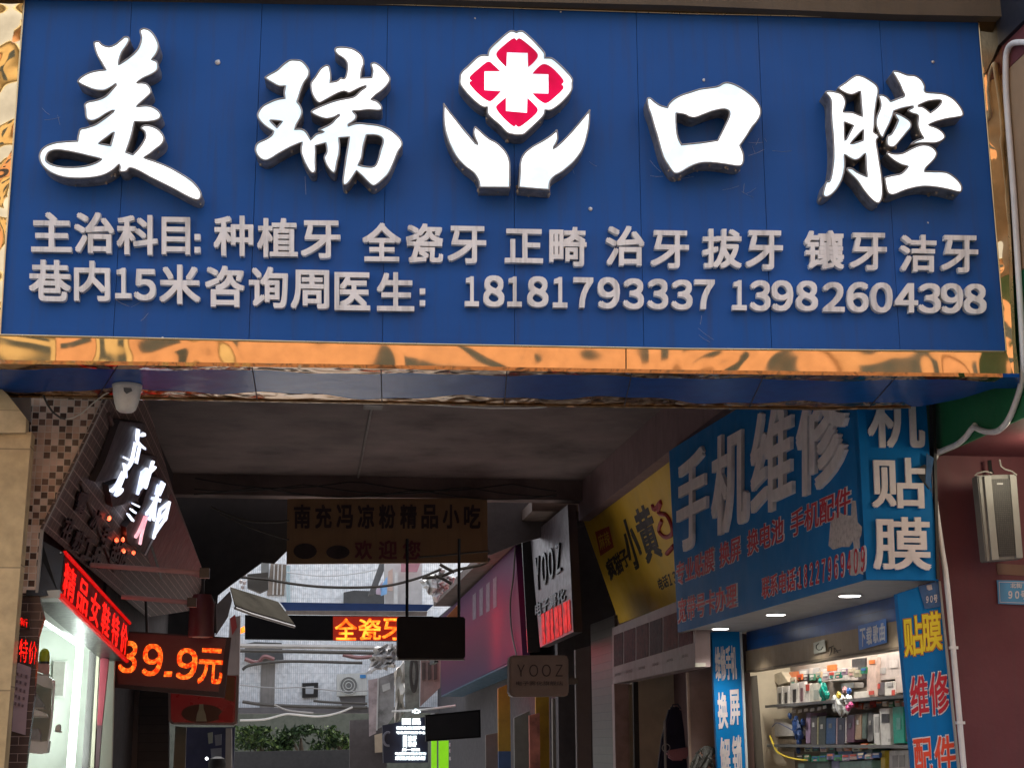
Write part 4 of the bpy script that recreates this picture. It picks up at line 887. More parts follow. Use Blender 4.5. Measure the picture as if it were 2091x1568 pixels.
goods(G, 'long pale box with an orange top stripe on the upper shelf', 'box', bx(870, 570, 1170, 700, -.06), (.50, .45, .42), .14, .06, ((bx(930, 530, 1030, 590), ORG),))
goods(G, 'short grey box under the long pale box with the orange stripe', 'box', bx(1070, 715, 1200, 770), GRY, .08, .04)
goods(G, 'tall pink carton at the left of the stack on the right of the upper shelf', 'box', bx(1330, 450, 1430, 850, -.05), (.56, .42, .36), .12, .02, ((bx(1350, 480, 1410, 520), ORG), (bx(1345, 790, 1400, 830), RED)))
goods(G, 'big pale plastic wrapped carton at the top right of the shop goods', 'box', bx(1435, 430, 1700, 690, -.12), (.44, .38, .35), .14, .05, ((bx(1450, 560, 1520, 620), GRY), (bx(1560, 480, 1640, 560), (.50, .45, .42))))
goods(G, 'dark box below the big plastic wrapped carton', 'box', bx(1410, 710, 1505, 840), (.10, .09, .10), .10, .03, ((bx(1420, 720, 1460, 770), RED),))
goods(G, 'small white carton beside the dark box on the upper shelf', 'box', bx(1510, 700, 1610, 840), WHT, .10, .02, ((bx(1530, 705, 1590, 745), GRY), (bx(1580, 780, 1612, 835), RED)))
goods(G, 'cream carton at the right end of the upper shelf', 'box', bx(1615, 640, 1740, 815), (.50, .42, .38), .12, .03)
goods(G, 'flat white carton at the left of the shelf edge, under the black gap', 'box', bx(1200, 800, 1330, 870), WHT, .12, .0)
goods(G, 'black box filling the gap on the upper shelf', 'box', bx(1180, 470, 1320, 680), BLK, .10, .12)
cards = [('white hanging pack with a thin black cable print, leftmost in the front row', 425, 750, 480, 970, WHT, BLK), ('white hanging pack with a black plug print, second from the left in the front row', 484, 745, 545, 965, WHT, BLK),
         ('white hanging pack with a long dark cable print, third in the front row', 560, 715, 640, 955, WHT, BLK), ('white hanging pack with a dark remote print, fourth in the front row', 644, 700, 700, 945, (.58, .52, .5), (.15, .08, .10)),
         ('white hanging pack with a red top, fifth in the front row', 700, 720, 755, 935, WHT, RED), ('white card with a pale green window, at the right of the front row', 760, 720, 880, 930, (.6, .6, .52), (.36, .40, .36))]
for k, (lb, x0, y0, x1, y1, c0, c1) in enumerate(cards):
    w = x1-x0
    goods('product_card', lb, 'hanging pack', bx(x0, y0, x1, y1, -.14), c0, .03, -.05+.004*k, ((bx(x0+w*.30, y0+60 if c1 != RED else y0+5, x1-w*(.30 if c1 != RED else .08), y1-50 if c1 != RED else y0+70, -.14), c1), (bx(x0+w*.15, y1-28, x1-w*.2, y1-12, -.14), (.4, .3, .3))))
rs = random.Random(21)
def crumple(name, label, cat, pts, mat, d, n, r, sub='bag'):
    t = thing(name, label, cat, onL(*z3(*pts[0]), DG+d)); mb = MB(); 
    c = [sum(p[i] for p in pts)/len(pts) for i in (0, 1)]
    mb.blob(onL(*z3(*c), DG+d), r*1.7, (.6, 1, 1.2), 12)
    for p in pts: mb.blob(onL(*z3(*p), DG+d), r*rs.uniform(.7, 1.1), (.7, 1, 1.1), 9)
    mb.build(sub, mat, t); return t
m_clear = M('clear_bag', (.42, .44, .44), .12, var=.5, scale=25, spec=.9, coat=1)
crumple('plastic_bag', 'crumpled teal plastic bag hanging in front of the upper shelf', 'bag', [(860, 690), (900, 760), (930, 830), (900, 890)], gmat(TEAL, .15), -.06, 5, .032)
tb2 = crumple('plastic_bag', 'clear plastic bag of coloured bits hanging at the middle of the shop goods', 'bag', [(1010, 880), (1080, 900), (1150, 890), (1060, 960), (1130, 970), (1010, 960)], m_clear, -.09, 5, .040)
for (x, y, c_) in ((1050, 830, YEL), (1110, 780, PNK), (1150, 790, BLU), (1140, 960, (.45, .05, .18)), (1170, 930, (.45, .06, .2))):
    MB().blob(onL(*z3(x, y), DG-.15), .035, (.5, 1, .7), 9).build('coloured_bit', gmat(c_), tb2)
for k, (x, y) in enumerate(((595, 980), (655, 975), (715, 965), (780, 960), (850, 950), (905, 935))):
    goods('price_tag', ['leftmost', 'second', 'third', 'fourth', 'fifth', 'rightmost'][k]+' small white tag dangling below the front row of packs' + (' from the left' if 0 < k < 5 else ''), 'tag', [(x-15, y), (x+18, y-4), (x+18, y+30), (x-22, y+38)], (.62, .58, .56), .006, -.03+.002*k)
row = [(715, 760, 1010, 1320, (.28, .20, .30), 'pale lilac'), (765, 825, 1040, 1330, (.10, .09, .09), 'dark grey'), (828, 838, 1050, 1335, (.50, .48, .30), 'thin pale yellow'), (842, 915, 1045, 1330, (.07, .08, .07), 'black green'),
       (918, 1015, 1060, 1325, (.04, .09, .20), 'navy blue'), (1018, 1030, 1060, 1335, (.55, .40, .40), 'thin pink'), (1032, 1105, 1060, 1335, (.045, .04, .06), 'black with a white square'), (1108, 1122, 1050, 1320, (.5, .48, .48), 'thin white'),
       (1125, 1205, 1030, 1310, (.12, .05, .08), 'plum'), (1210, 1275, 1020, 1280, (.30, .20, .13), 'brown'), (1280, 1330, 1010, 1270, (.09, .13, .11), 'dark green'), (1335, 1395, 1010, 1300, (.12, .12, .12), 'charcoal')]
for k, (x0, x1, y0, y1, c_, nm) in enumerate(row):
    mk = ()
    if x1-x0 > 50: mk = ((bx(x0+(x1-x0)*.3, y0+30+(k*37) % 60, x0+(x1-x0)*.6, y0+75+(k*37) % 60), (.55, .53, .5) if k % 2 else (.2, .2, .2)),)
    goods('phone_case_pack', nm+' phone case pack standing in the row on the lower shelf', 'phone case', bx(x0, y0, x1, y1, -.05, 4), c_, .14, -.02+.004*(k % 3), mk)
goods('phone_case_pack', 'white phone box with a black camera square near the right of the lower shelf', 'phone box', bx(1475, 965, 1575, 1340, -.04, -18), (.62, .60, .57), .12, -.04, ((bx(1478, 1020, 1555, 1110, -.02), BLK), (bx(1545, 1270, 1575, 1300), GRY)))
goods('phone_case_pack', 'white box with a grey phone print left of the camera square box', 'phone box', bx(1405, 1020, 1465, 1340, -.04, -10), (.58, .57, .55), .12, -.03, ((bx(1410, 1050, 1450, 1210), GRY),))
goods('phone_case_pack', 'teal phone case pack near the right end of the lower shelf', 'phone case', bx(1600, 950, 1710, 1320, -.03, -12), (.01, .30, .22), .12, -.03, ((bx(1630, 1060, 1670, 1180), (.12, .33, .30)),))
goods('phone_case_pack', 'black case with a ring print at the right end of the lower shelf', 'phone case', bx(1720, 960, 1775, 1300, -.03, -8), BLK, .10, -.03, ((bx(1735, 1230, 1770, 1265), GRY),))
crumple('cable_bundle', 'tangle of blue charging cables at the left of the lower shelf', 'cables', [(560, 1040), (620, 1080), (650, 1160), (600, 1120), (660, 1230), (650, 1300), (640, 1380), (690, 1100)], gmat((.015, .05, .17), .4), -.05, 6, .038, 'bundle')
tt = bpy.data.objects[-1] if False else None
goods(G, 'white router carton at the left under the blue cables', 'box', [(360, 1060), (440, 1075), (640, 1170), (640, 1240), (380, 1250), (350, 1130)], (.52, .50, .48), .10, .0)
goods(G, 'grey set top box on the lower left shelf under the white carton', 'box', [(290, 1270), (660, 1275), (660, 1390), (400, 1400)], (.20, .16, .12), .12, .02, ((bx(455, 1320, 610, 1360, .02), BLK), ))
mb = MB()
wire = lambda pts, r, name, label, mat: tag(MB().tube([onL(*z3(*p), DG-.11) for p in smooth_open(pts)], r, 6).build(name, mat, smooth=True), label, 'cable')
def smooth_open(pts, n=6):
    out = []
    for i in range(len(pts)-1):
        p0 = pts[max(i-1, 0)]; p1 = pts[i]; p2 = pts[i+1]; p3 = pts[min(i+2, len(pts)-1)]
        for k in range(n):
            t = k/n; out.append(tuple(.5*(2*b+(c_-a_)*t+(2*a_-5*b+4*c_-d_)*t*t+(3*b-a_-3*c_+d_)*t**3) for a_, b, c_, d_ in zip(p0, p1, p2, p3)))
    return out+[tuple(pts[-1])]
wire([(355, 1240), (390, 1320), (430, 1400), (520, 1450), (640, 1480), (720, 1485)], .008, 'cable', 'yellow cable drooping in front of the lower left shelf', gmat(YEL))
wire([(380, 1150), (430, 1110), (520, 1150), (600, 1190), (640, 1160)], .004, 'cable', 'thin dark blue cable looping over the white router carton', gmat((.02, .04, .12)))
for x0, x1, y0, c_, lb in ((860, 1010, 1400, (.03, .16, .11), 'dark green flat pack lying on the bottom shelf'), (1040, 1180, 1390, (.05, .12, .30), 'blue flat pack lying on the bottom shelf'), (1190, 1390, 1380, (.03, .08, .09), 'dark teal flat pack lying on the bottom shelf')):
    goods(G, lb, 'box', bx(x0, y0, x1, y0+55, -.05), c_, .14, -.02, ((bx(x0+10, y0+40, x1-20, y0+48, -.05), (.4, .42, .44)),))
for x0, x1, y0, c_, lb in ((640, 960, 1510, (.16, .24, .22), 'clear green tub at the bottom of the shop goods'), (975, 1050, 1480, (.25, .26, .45), 'lilac box at the bottom of the shop goods'), (1055, 1380, 1500, (.20, .36, .32), 'clear pale green tub of bits at the bottom of the shop goods'),
                           (1470, 1515, 1390, YEL, 'tall yellow box at the bottom right of the shop goods'), (1555, 1750, 1390, (.55, .54, .52), 'white charger box with two grey prints at the bottom right of the shop goods'), (1755, 1800, 1400, (.55, .36, .25), 'peach box at the bottom right corner of the shop goods')):
    goods(G, lb, 'box', bx(x0, y0, x1, 1760, -.05), c_, .14, -.03, ((bx(1590, 1440, 1640, 1560), GRY), (bx(1655, 1436, 1710, 1556), GRY)) if x0 == 1555 else ())

# a second, denser layer of hanging packs and small stock
rs = random.Random(33)
names = [('orange', ORG), ('white', WHT), ('grey', GRY), ('pale pink', PNK), ('black', BLK), ('teal', TEAL), ('cream', CRM), ('blue', BLU), ('red', RED), ('lilac', PUR), ('green', GRN)]
def small_stock(row, x0, x1, ytop, hgt, n, sl, d, where, seed):
    rs = random.Random(seed); w = (x1-x0)/n; cnt = {}
    last = None
    for k in range(n):
        nm, c_ = rs.choice([q for q in names if q[0] != last]); prev = last; last = nm
        ww = w*rs.uniform(.72, .98); x = x0+k*w; y = ytop+sl*(x-x0)+rs.uniform(-14, 14); h_ = hgt*rs.uniform(.75, 1.1)
        mk = [(bx(x+ww*.12, y+h_*.12, x+ww*.88, y+h_*rs.uniform(.3, .5), sl), rs.choice([WHT, RED, BLU, GRY, ORG, CRM]))]
        if rs.random() < .6: mk.append((bx(x+ww*.25, y+h_*.6, x+ww*.7, y+h_*.82, sl), rs.choice([BLK, GRY, TEAL, PNK])))
        nb = 'at the left end of' if k == 0 else 'at the right end of' if k == n-1 else 'right of the %s one in' % prev
        goods('product_pack', '%s pack number %d from the left, %s %s' % (nm, k+1, nb, where) if False else '%s hanging pack, %s from the left in %s' % (nm, ['first', 'second', 'third', 'fourth', 'fifth', 'sixth', 'seventh', 'eighth', 'ninth', 'tenth', 'eleventh', 'twelfth', 'thirteenth', 'fourteenth'][k], where), 'pack', bx(x, y, x+ww, y+h_, sl, rs.uniform(-6, 6)), tuple(q*rs.uniform(.7, 1.05) for q in c_), .02, d+.003*(k % 4), tuple(mk))
small_stock(0, 560, 1330, 640, 75, 12, -.11, .0, 'the row behind the front packs', 41)
small_stock(1, 980, 1230, 885, 90, 4, -.09, -.02, 'the group beside the clear bag', 42)
small_stock(2, 1230, 1740, 905, 60, 8, -.07, .03, 'the row under the upper shelf', 43)
small_stock(3, 700, 1420, 1350, 60, 9, -.04, -.06, 'the row under the phone cases', 44)
small_stock(4, 620, 1460, 1440, 70, 11, -.04, -.09, 'the lowest row of packs', 45)

# ------------------------------------------------------------------ maroon neighbour on the far right
m_mar = M('maroon_wall', (.120, .026, .033), .6, var=.25, scale=1.2, bump=.15, bscale=25, streak=.15)
m_green = M('green_side', (.012, .17, .06), .5, var=.2, scale=2, streak=.15)
nb_ = thing('maroon_shop', 'maroon painted shopfront with a green sided overhang at the far right', 'building', ptA(8.6, 4.4, 0))
DQ = onS(1910, 928, 8.5).dot(LT); ZQ = 3.255
MB().abox(8.52, 8.7, DQ-.08, 9, 0, ZQ+.05).build('wall', m_mar, nb_)
MB().abox(6.6, 8.515, DQ+.012, 9, ZQ, ZQ+.06).build('overhang_soffit', m_mar, nb_)
MB().abox(6.6, 8.7, DQ, DQ+.01, ZQ-.012, 4.02).build('green_side', m_green, nb_)
MB().abox(6.6, 8.7, DQ, DQ+.012, 4.025, 5.16).build('tan_side', M('tan_panel', (.36, .235, .14), .55, var=.1), nb_)
MB().abox(6.6, 8.7, DQ, DQ+.02, 5.165, 5.32).build('maroon_band', m_mar, nb_)
MB().abox(6.5, 8.7, DQ-.02, 9, 5.325, 7.0).build('dark_top', M('navy_top', (.010, .014, .026), .5), nb_)
MB().abox(6.6, 8.6, DQ+.03, 9, ZQ+.07, 5.3).build('core', m_mar, nb_)
MB().plate([onS(*p, 8.515) for p in ((2035, 1150), (2140, 1156), (2140, 1178), (2037, 1172))], .02).build('brown_band', M('brown_band', (.16, .085, .055), .6), nb_)
l = bpy.data.lights.new('shop_lamp', 'POINT'); l.energy = 2.0; l.shadow_soft_size = .08; l.color = (1, .88, .62)
lo = bpy.data.objects.new('shop_lamp', l); COL.objects.link(lo); lo.location = ptA(7.85, DQ+.42, ZQ-.12)
lt_ = thing('ceiling_lamp', 'round lamp under the maroon overhang, just outside the right edge', 'lamp', ptA(7.85, DQ+.42, ZQ-.05))
MB().lathe([(.05, -.05), (.07, 0)], ptA(7.85, DQ+.42, ZQ-.003)).build('lamp_body', m_dl, lt_)
lsp = thing('column_speaker', 'tall grey column loudspeaker with a dark grille hanging on the maroon wall', 'speaker', onS(2040, 1145, 8.3))
m_sp = M('speaker_paint', (.185, .18, .165), .45, var=.15, streak=.2)
fs = [(1996, 970), (2076, 968), (2090, 1140), (2014, 1146)]
MB().plate([onS(*p, 8.26) for p in fs], .085).build('cabinet', m_sp, lsp, bevel=.006)
MB().plate([onS(*p, 8.245) for p in ((2010, 972), (2024, 971), (2040, 1141), (2026, 1143))], .02).build('trim', M('speaker_trim', (.25, .245, .225), .4), lsp)
MB().plate([onS(*p, 8.245) for p in ((2062, 969), (2075, 969), (2089, 1138), (2076, 1139))], .02).build('trim', bpy.data.materials['speaker_trim'], lsp)
MB().plate([onS(*p, 8.250) for p in ((2025, 978), (2062, 977), (2076, 1133), (2041, 1135))], .02).build('grille', M_grid('grille', [(.045, .042, .038), (.055, .05, .045)], (.02, .02, .02), .012, .012, .3, rough=.5, bump=.6), lsp)
MB().plate([onS(*p, 8.247) for p in ((2036, 986), (2048, 986), (2048, 989), (2036, 989))], .004).build('maker_badge', M('badge', (.5, .5, .48), .4), lsp)
MB().tube([onS(*p, 8.45) for p in ((2020, 940), (2022, 958), (2026, 968))], .012, 6).build('bracket', m_blk, lsp)
for k, pts in enumerate((((2026, 966), (2012, 962), (1996, 966), (1990, 970), (2000, 972)), ((2041, 938), (2044, 952), (2052, 958), (2066, 962), (2076, 970)))):
    MB().tube([onS(*p, 8.24) for p in pts], .005, 6).build('speaker_wire', m_lip if False else M('wire_grey%d' % k, (.30, .28, .25), .6), lsp, smooth=True)
adr = thing('street_plate', 'light blue street number plate with white characters on the maroon wall', 'plate', onS(2070, 1232, 8.5))
MB().plate([onS(*p, 8.505) for p in ((2036, 1184), (2130, 1186), (2133, 1236), (2039, 1232))], .006).build('plate', M('plate_light', (.06, .26, .48), .35, var=.1), adr)
mb = MB()
for a_, b_ in (((2040, 1188), (2128, 1190)), ((2042, 1229), (2130, 1232)), ((2040, 1188), (2042, 1229))): mb.tube([onS(*a_, 8.503), onS(*b_, 8.503)], .002, 5)
mb.build('plate_border', m_wtx, adr)
mb = MB(); put(mb, '北街', rq(2063, 1190, 2087, 1200, onS, 8.503, .02), .001, 0, bold=.02); mb.build('small_text', m_wtx, adr)
mb = MB(); put(mb, fw('90')+'号', rq(2059, 1205, 2097, 1223, onS, 8.503, .02), .001, 0, bold=.03); mb.build('large_text', m_wtx, adr)
# white conduit
m_pipe = M('white_pipe', (.74, .73, .72), .45, var=.12, streak=.25)
pip = thing('white_conduit', 'white plastic conduit running down the right end of the sign and the maroon wall', 'pipe', onS(1968, 1566, 8.5))
PT = [(2130, 88, 7.47), (2080, 87, 7.47), (2064, 92, 7.47), (2057, 104, 7.47), (2054, 125, 7.47), (2055, 200, 7.47), (2070, 400, 7.47), (2082, 600, 7.47), (2089, 730, 7.47), (2087, 775, 7.49), (2075, 819, 7.55), (2059, 857, 7.65), (2040, 878, 7.75), (2021, 882, 7.85), (2002, 878, 7.95), (1987, 873, 8.02), (1973, 891, 8.1), (1954, 907, 8.2), (1929, 918, 8.32), (1912, 927, 8.4), (1907, 945, 8.42), (1907, 1000, 8.42), (1912, 1042, 8.42), (1923, 1119, 8.42), (1931, 1170, 8.42), (1939, 1245, 8.42), (1953, 1398, 8.42), (1968, 1566, 8.42), (1975, 1640, 8.42)]
pt3 = [onS(x, y, s) if i > 19 else onL(x, y, DQ-.022) for i, (x, y, s) in enumerate(PT)]
MB().tube([Vector(p) for p in smooth_open([tuple(p) for p in pt3], 4)], .0165, 10).build('tube', m_pipe, pip, smooth=True)
for i in (15, 19, 24):
    p = pt3[i]; dvec = (pt3[i+1]-pt3[i]).normalized()
    MB().tube([p-dvec*.03, p+dvec*.03], .016, 10).build('coupling', m_pipe, pip, smooth=True)
for x, y in ((1961, 1475), (1947, 1322)):
    p = onS(x, y, 8.415); MB().box(p, .024, .012, .008, (LT, A, ZZ)).build('clip', m_pipe, pip)
# ------------------------------------------------------------------ deeper in the alley, right-hand side
m_yb = M('yellow_board', (.78, .50, .035), .45, var=.12, scale=2)
Y1 = onL(1179, 1026, 3.36); sY = Y1.dot(A); Y2 = onS(1265, 1272, sY)
ny = (Y2-Y1).cross(A).normalized()
if ny.dot(CAM-Y1) < 0: ny = -ny
def onYb(px, py, off=0.0): return hit(px, py, Y1+ny*off, ny)
yb = thing('yellow_sign', 'leaning yellow shop sign with black lettering behind the big blue box sign', 'sign', Y2)
MB().prism([onYb(*p) for p in ((1179, 1027), (1183, 1021), (1352, 881), (1369, 912), (1390, 897), (1396, 1224), (1381, 1229), (1265, 1273))], -ny*.05).build('board', m_yb, yb)
MB().prism([onYb(*p, .004) for p in ((1352, 881), (1362, 886), (1371, 914), (1364, 918))], -ny*.07).build('corner_bracket', M('bracket_white', (.42, .38, .33), .5), yb)
m_ink = M('black_ink', (.022, .015, .020), .6); m_inkr = M('red_ink', (.36, .020, .03), .6)
def yq(tl, tr, br, bl, off=.001): return [onYb(*p, off) for p in (tl, tr, br, bl)]
for tx, q, mt, b_ in (('疯', ((1234, 1146), (1249, 1134), (1261, 1174), (1247, 1187)), m_ink, .03), ('猫', ((1249, 1136), (1263, 1125), (1275, 1165), (1262, 1176)), m_ink, .03), ('子', ((1262, 1128), (1277, 1118), (1289, 1150), (1276, 1162)), m_ink, .03),
                  ('小', ((1263, 1070), (1288, 1050), (1318, 1152), (1292, 1168)), m_ink, .045), ('黄', ((1290, 1046), (1323, 1024), (1355, 1135), (1322, 1152)), m_ink, .03), ('电话', ((1342, 1182), (1361, 1172), (1367, 1196), (1348, 1207)), m_ink, .02), (fw('13'), ((1363, 1172), (1378, 1165), (1383, 1190), (1369, 1196)), m_ink, .02)):
    mb = MB(); put(mb, tx, yq(*q), .002, .001, bold=b_); mb.build('black_letter', mt, yb)
MB().prism([onYb(*p, .003) for p in ((1215, 1086), (1243, 1074), (1253, 1117), (1226, 1135))], -ny*.003).build('red_seal', M('red_seal', (.34, .045, .02), .6, var=.4, scale=30), yb)
mb = MB(); put(mb, '麻辣', yq((1220, 1092), (1242, 1082), (1248, 1112), (1227, 1124), .003), .001, .001); mb.build('seal_text', m_yb, yb)
MB().tube([onYb(*p, .006) for p in smooth_open([(1333, 1030), (1337, 1040), (1350, 1024), (1345, 1046), (1362, 1052), (1372, 1072), (1372, 1090), (1358, 1096), (1346, 1082), (1352, 1062)])], .024, 6).build('red_swirl', m_inkr, yb)
MB().tube([onYb(*p, .006) for p in ((1362, 1130), (1376, 1114))], .024, 6).build('red_swirl', m_inkr, yb)

# white picture frame box with legs
wf = thing('menu_frame', 'dull white box with a row of dark red dish pictures left of phone shop', 'sign', onS(1430, 1362, 12.5))
DW = onS(1419, 1362, 12.55).dot(LT)
m_wf = M('frame_pale', (.28, .21, .21), .55, var=.12, streak=.2)
FW = [(1250, 1282), (1419, 1212), (1420, 1361), (1251, 1396)]
MB().prism([onL(*p, DW) for p in FW], LT*.13).build('box', m_wf, wf)
MB().plate([onS(*p, 12.53) for p in ((1420, 1285), (1441, 1285), (1441, 1360), (1420, 1361))], .03).build('end_face', M('frame_end', (.40, .38, .33), .55), wf)
xs_ = [1252, 1273, 1298, 1325, 1353, 1384, 1415]
for i in range(6):
    x0, x1 = xs_[i]+1.3, xs_[i+1]-1.3
    f = lambda x, a_, b_: a_+(b_-a_)*(x-1252)/(1415-1252)
    pts = [(x0, f(x0, 1297, 1237)), (x1, f(x1, 1297, 1237)), (x1, f(x1, 1361, 1312)), (x0, f(x0, 1361, 1312))]
    MB().prism([onL(*p, DW-.004) for p in pts], LT*.003).build('dish_picture', M('dish%d' % i, ((.05, .010, .011), (.07, .011, .012), (.07, .016, .012), (.035, .012, .014), (.10, .02, .014), (.08, .010, .012))[i], .6, var=.7, scale=12, spec=.1), wf)
    mb = MB(); xm = (x0+x1)/2; ym = f(xm, 1375, 1330)
    put(mb, '美味', [onL(xm-8, ym+3, DW-.003), onL(xm+6, ym-1, DW-.003), onL(xm+6, ym+6, DW-.003), onL(xm-8, ym+10, DW-.003)], .001, 0); mb.build('caption', M('caption', (.16, .10, .10), .6) if i == 0 else bpy.data.materials['caption'], wf)
m_leg = M('frame_leg', (.34, .23, .22), .5, var=.3, streak=.2)
MB().plate([onS(*p, 15.6) for p in ((1254, 1396), (1284, 1396), (1287, 1640), (1259, 1640))], .12).build('post', m_leg, wf)
MB().plate([onS(*p, 15.58) for p in ((1284, 1398), (1293, 1396), (1297, 1640), (1288, 1640))], .10).build('post_edge', M('post_edge', (.30, .24, .17), .5), wf)
st = thing('food_stall', 'dim plaster walled food stall beneath the white picture box', 'stall', ptA(14, 3.7, 0))
MB().plate([onS(*p, 15.8) for p in ((1290, 1390), (1460, 1350), (1475, 1640), (1296, 1640))], .1).build('back_wall', M('stall_wall', (.60, .53, .42), .75, var=.25, scale=3), st)
MB().plate([onS(*p, 13.4) for p in ((1403, 1372), (1457, 1362), (1468, 1640), (1413, 1640))], .06).build('side_panel', M('stall_panel', (.32, .23, .22), .7, var=.2), st)
MB().plate([onS(*p, 13.38) for p in ((1403, 1372), (1407, 1372), (1415, 1640), (1411, 1640))], .04).build('panel_edge', M('panel_edge', (.55, .42, .34), .6), st)
MB().plate([onS(*p, 15.2) for p in ((1293, 1392), (1303, 1391), (1308, 1640), (1297, 1640))], .05).build('dark_edge', m_blk, st)
ap = thing('navy_apron', 'long navy apron hanging on the plaster wall of the food stall', 'apron', onS(1372, 1568, 14.6))
MB().plate([onS(*p, 14.6) for p in ((1368, 1444), (1378, 1440), (1392, 1446), (1398, 1490), (1404, 1560), (1408, 1640), (1340, 1640), (1346, 1560), (1352, 1510), (1361, 1470))], .08).build('cloth', M('navy_apron', (.012, .012, .040), .8, var=.4, scale=5), ap, bevel=.02)
MB().tube([onS(*p, 14.6) for p in ((1372, 1444), (1374, 1438), (1384, 1437), (1390, 1446))], .008, 6).build('neck_strap', M('strap', (.05, .05, .09), .7), ap)
rk = thing('hook_rail', 'thin grey utensil rail hanging in front of the navy apron', 'rail', onS(1358, 1568, 14.2))
MB().tube([onS(1357, 1470, 14.2), onS(1361, 1640, 14.2)], .012, 6).build('rod', M('rail_grey', (.26, .25, .26), .5), rk)
MB().tube([onS(1360+8*math.cos(t_*.52), 1526+8*math.sin(t_*.52), 14.2) for t_ in range(13)], .005, 5).build('ring', bpy.data.materials['rail_grey'], rk)
pk = thing('pink_cloth', 'folded dull pink cloth hanging below the navy apron', 'cloth', onS(1385, 1550, 13.9))
MB().plate([onS(*p, 13.9) for p in ((1362, 1532), (1410, 1524), (1408, 1540), (1398, 1552), (1376, 1552), (1364, 1544))], .08).build('cloth', M('pink_cloth', (.30, .13, .17), .8), pk, bevel=.02)
hp = thing('person', 'person with tangled dark grey hair bending at the bottom of the food stall', 'person', Vector((onS(1440, 1568, 13).x, onS(1440, 1568, 13).y, .12)))
hc = onS(1446, 1556, 13.0)
bp = MB(); bp.lathe([(.16, .12), (.17, .6), (.20, .95), (.19, 1.15), (.10, 1.22), (.065, 1.25)], Vector((hc.x, hc.y, 0)), ZZ, 14)
bp.lathe([(.02, -.125), (.062, -.11), (.085, -.05), (.094, .02), (.085, .09), (.04, .125)], hc-ZZ*.02, ZZ, 16)
mb = bp; mb.build('body', [M('skin', (.36, .20, .15), .55)], hp, smooth=True)
MB().lathe([(.17, .13), (.19, .6), (.22, .95), (.21, 1.16), (.12, 1.235)], Vector((hc.x, hc.y, 0)), ZZ, 14).build('jacket', M('jacket', (.06, .065, .06), .8), hp, smooth=True)
mb = MB(); rs = random.Random(5)
for k in range(120):
    an = rs.uniform(0, 6.28); el = rs.uniform(.0, 1.5); d0 = Vector((math.cos(an)*math.cos(el), math.sin(an)*math.cos(el), math.sin(el)))
    p0 = hc+Vector((d0.x*.10, d0.y*.10, d0.z*.13)); p1 = p0+Vector((rs.uniform(-.06, .06), rs.uniform(-.06, .06), -.05)); p2 = p1+Vector((rs.uniform(-.06, .06), rs.uniform(-.05, .05), -.08))
    if d0.x > .3 and el < .3 and d0.y < 0: continue
    mb.tube([p0, p1, p2], [.016, .014, .006], 5)
mb.blob(hc+ZZ*.02+A*.03, .10, (1.05, 1, 1.1), 12)
mb.build('hair', M('grey_hair', (.055, .055, .050), .6, var=.6, scale=30), hp)

# silver panel sign with dark letters and a red reflection made of glowing bars
yz = thing('silver_panel_sign', 'tall brushed silver panel sign with dark metal lettering and a red reflection put in as glowing bars at its foot', 'sign', onL(1110, 1319, 3.0))
MB().prism([onL(*p, 3.0) for p in ((1083, 1094), (1159, 1030), (1171, 1290), (1103, 1321))], LT*.10).build('panel', M('brushed_silver', (.11, .09, .10), .36, metal=.7, var=.2, scale=4), yz)
sd0 = onL(1083, 1094, 3.0).dot(A); sd1 = onL(1159, 1030, 3.0).dot(A)
MB().plate([onS(*p, sd0+.01) for p in ((1066, 1104), (1083, 1094), (1103, 1330), (1078, 1332))], .04).build('far_edge', m_blk, yz)
m_dm = M('dark_metal', (.03, .026, .028), .25, metal=.8)
def yl(tl, tr, br, bl, d): return [onL(*p, d) for p in (tl, tr, br, bl)]
mb = MB(); put(mb, fw('YOOZ'), yl((1093, 1138), (1143, 1106), (1146, 1166), (1096, 1208), 2.985), .02, -.012, bold=.008); mb.build('dark_letter', m_dm, yz)
mb = MB(); put(mb, '电子雾化', yl((1093, 1232), (1154, 1198), (1155, 1224), (1094, 1262), 2.99), .012, -.006, bold=.02); mb.build('small_letter', m_dm, yz)
m_rg = M_lit('red_reflection', (1.0, .004, .006), (1, .012, .01), .12, .6, 14, (.02, 0, 0))
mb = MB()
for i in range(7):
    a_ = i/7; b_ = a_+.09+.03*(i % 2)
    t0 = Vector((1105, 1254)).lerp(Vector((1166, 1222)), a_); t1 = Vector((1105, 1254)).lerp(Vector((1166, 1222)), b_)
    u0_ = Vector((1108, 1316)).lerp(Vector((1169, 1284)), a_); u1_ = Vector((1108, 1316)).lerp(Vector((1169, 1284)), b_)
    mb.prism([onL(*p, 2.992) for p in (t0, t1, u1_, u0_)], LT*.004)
mb.build('reflection_bars', m_rg, yz)
yo = thing('hanging_light_box', 'unlit rounded light box with thin dark lettering hanging over the right side', 'sign', onS(1100, 1420, 12.6))
RBX = [(1040, 1342), (1046, 1337), (1156, 1337), (1161, 1342), (1162, 1416), (1157, 1421), (1046, 1422), (1040, 1416)]
MB().plate([onS(*p, 12.6) for p in RBX], .14).build('case', M('case_taupe', (.15, .12, .11), .5), yo, bevel=.01)
MB().plate([onS(*p, 12.595) for p in ((1044, 1345), (1050, 1341), (1153, 1341), (1158, 1345), (1158, 1413), (1153, 1418), (1050, 1418), (1044, 1413))], .02).build('face', M('face_taupe', (.125, .095, .09), .4), yo)
mb = MB(); put(mb, fw('YOOZ'), rq(1056, 1356, 1149, 1381, onS, 12.59, 0), .002, 0, bold=.0); mb.build('thin_letter', m_ink, yo)
mb = MB(); put(mb, '电子雾化旗舰店', rq(1054, 1390, 1150, 1399, onS, 12.59, 0), .002, 0, bold=.0); mb.build('small_text', m_ink, yo)
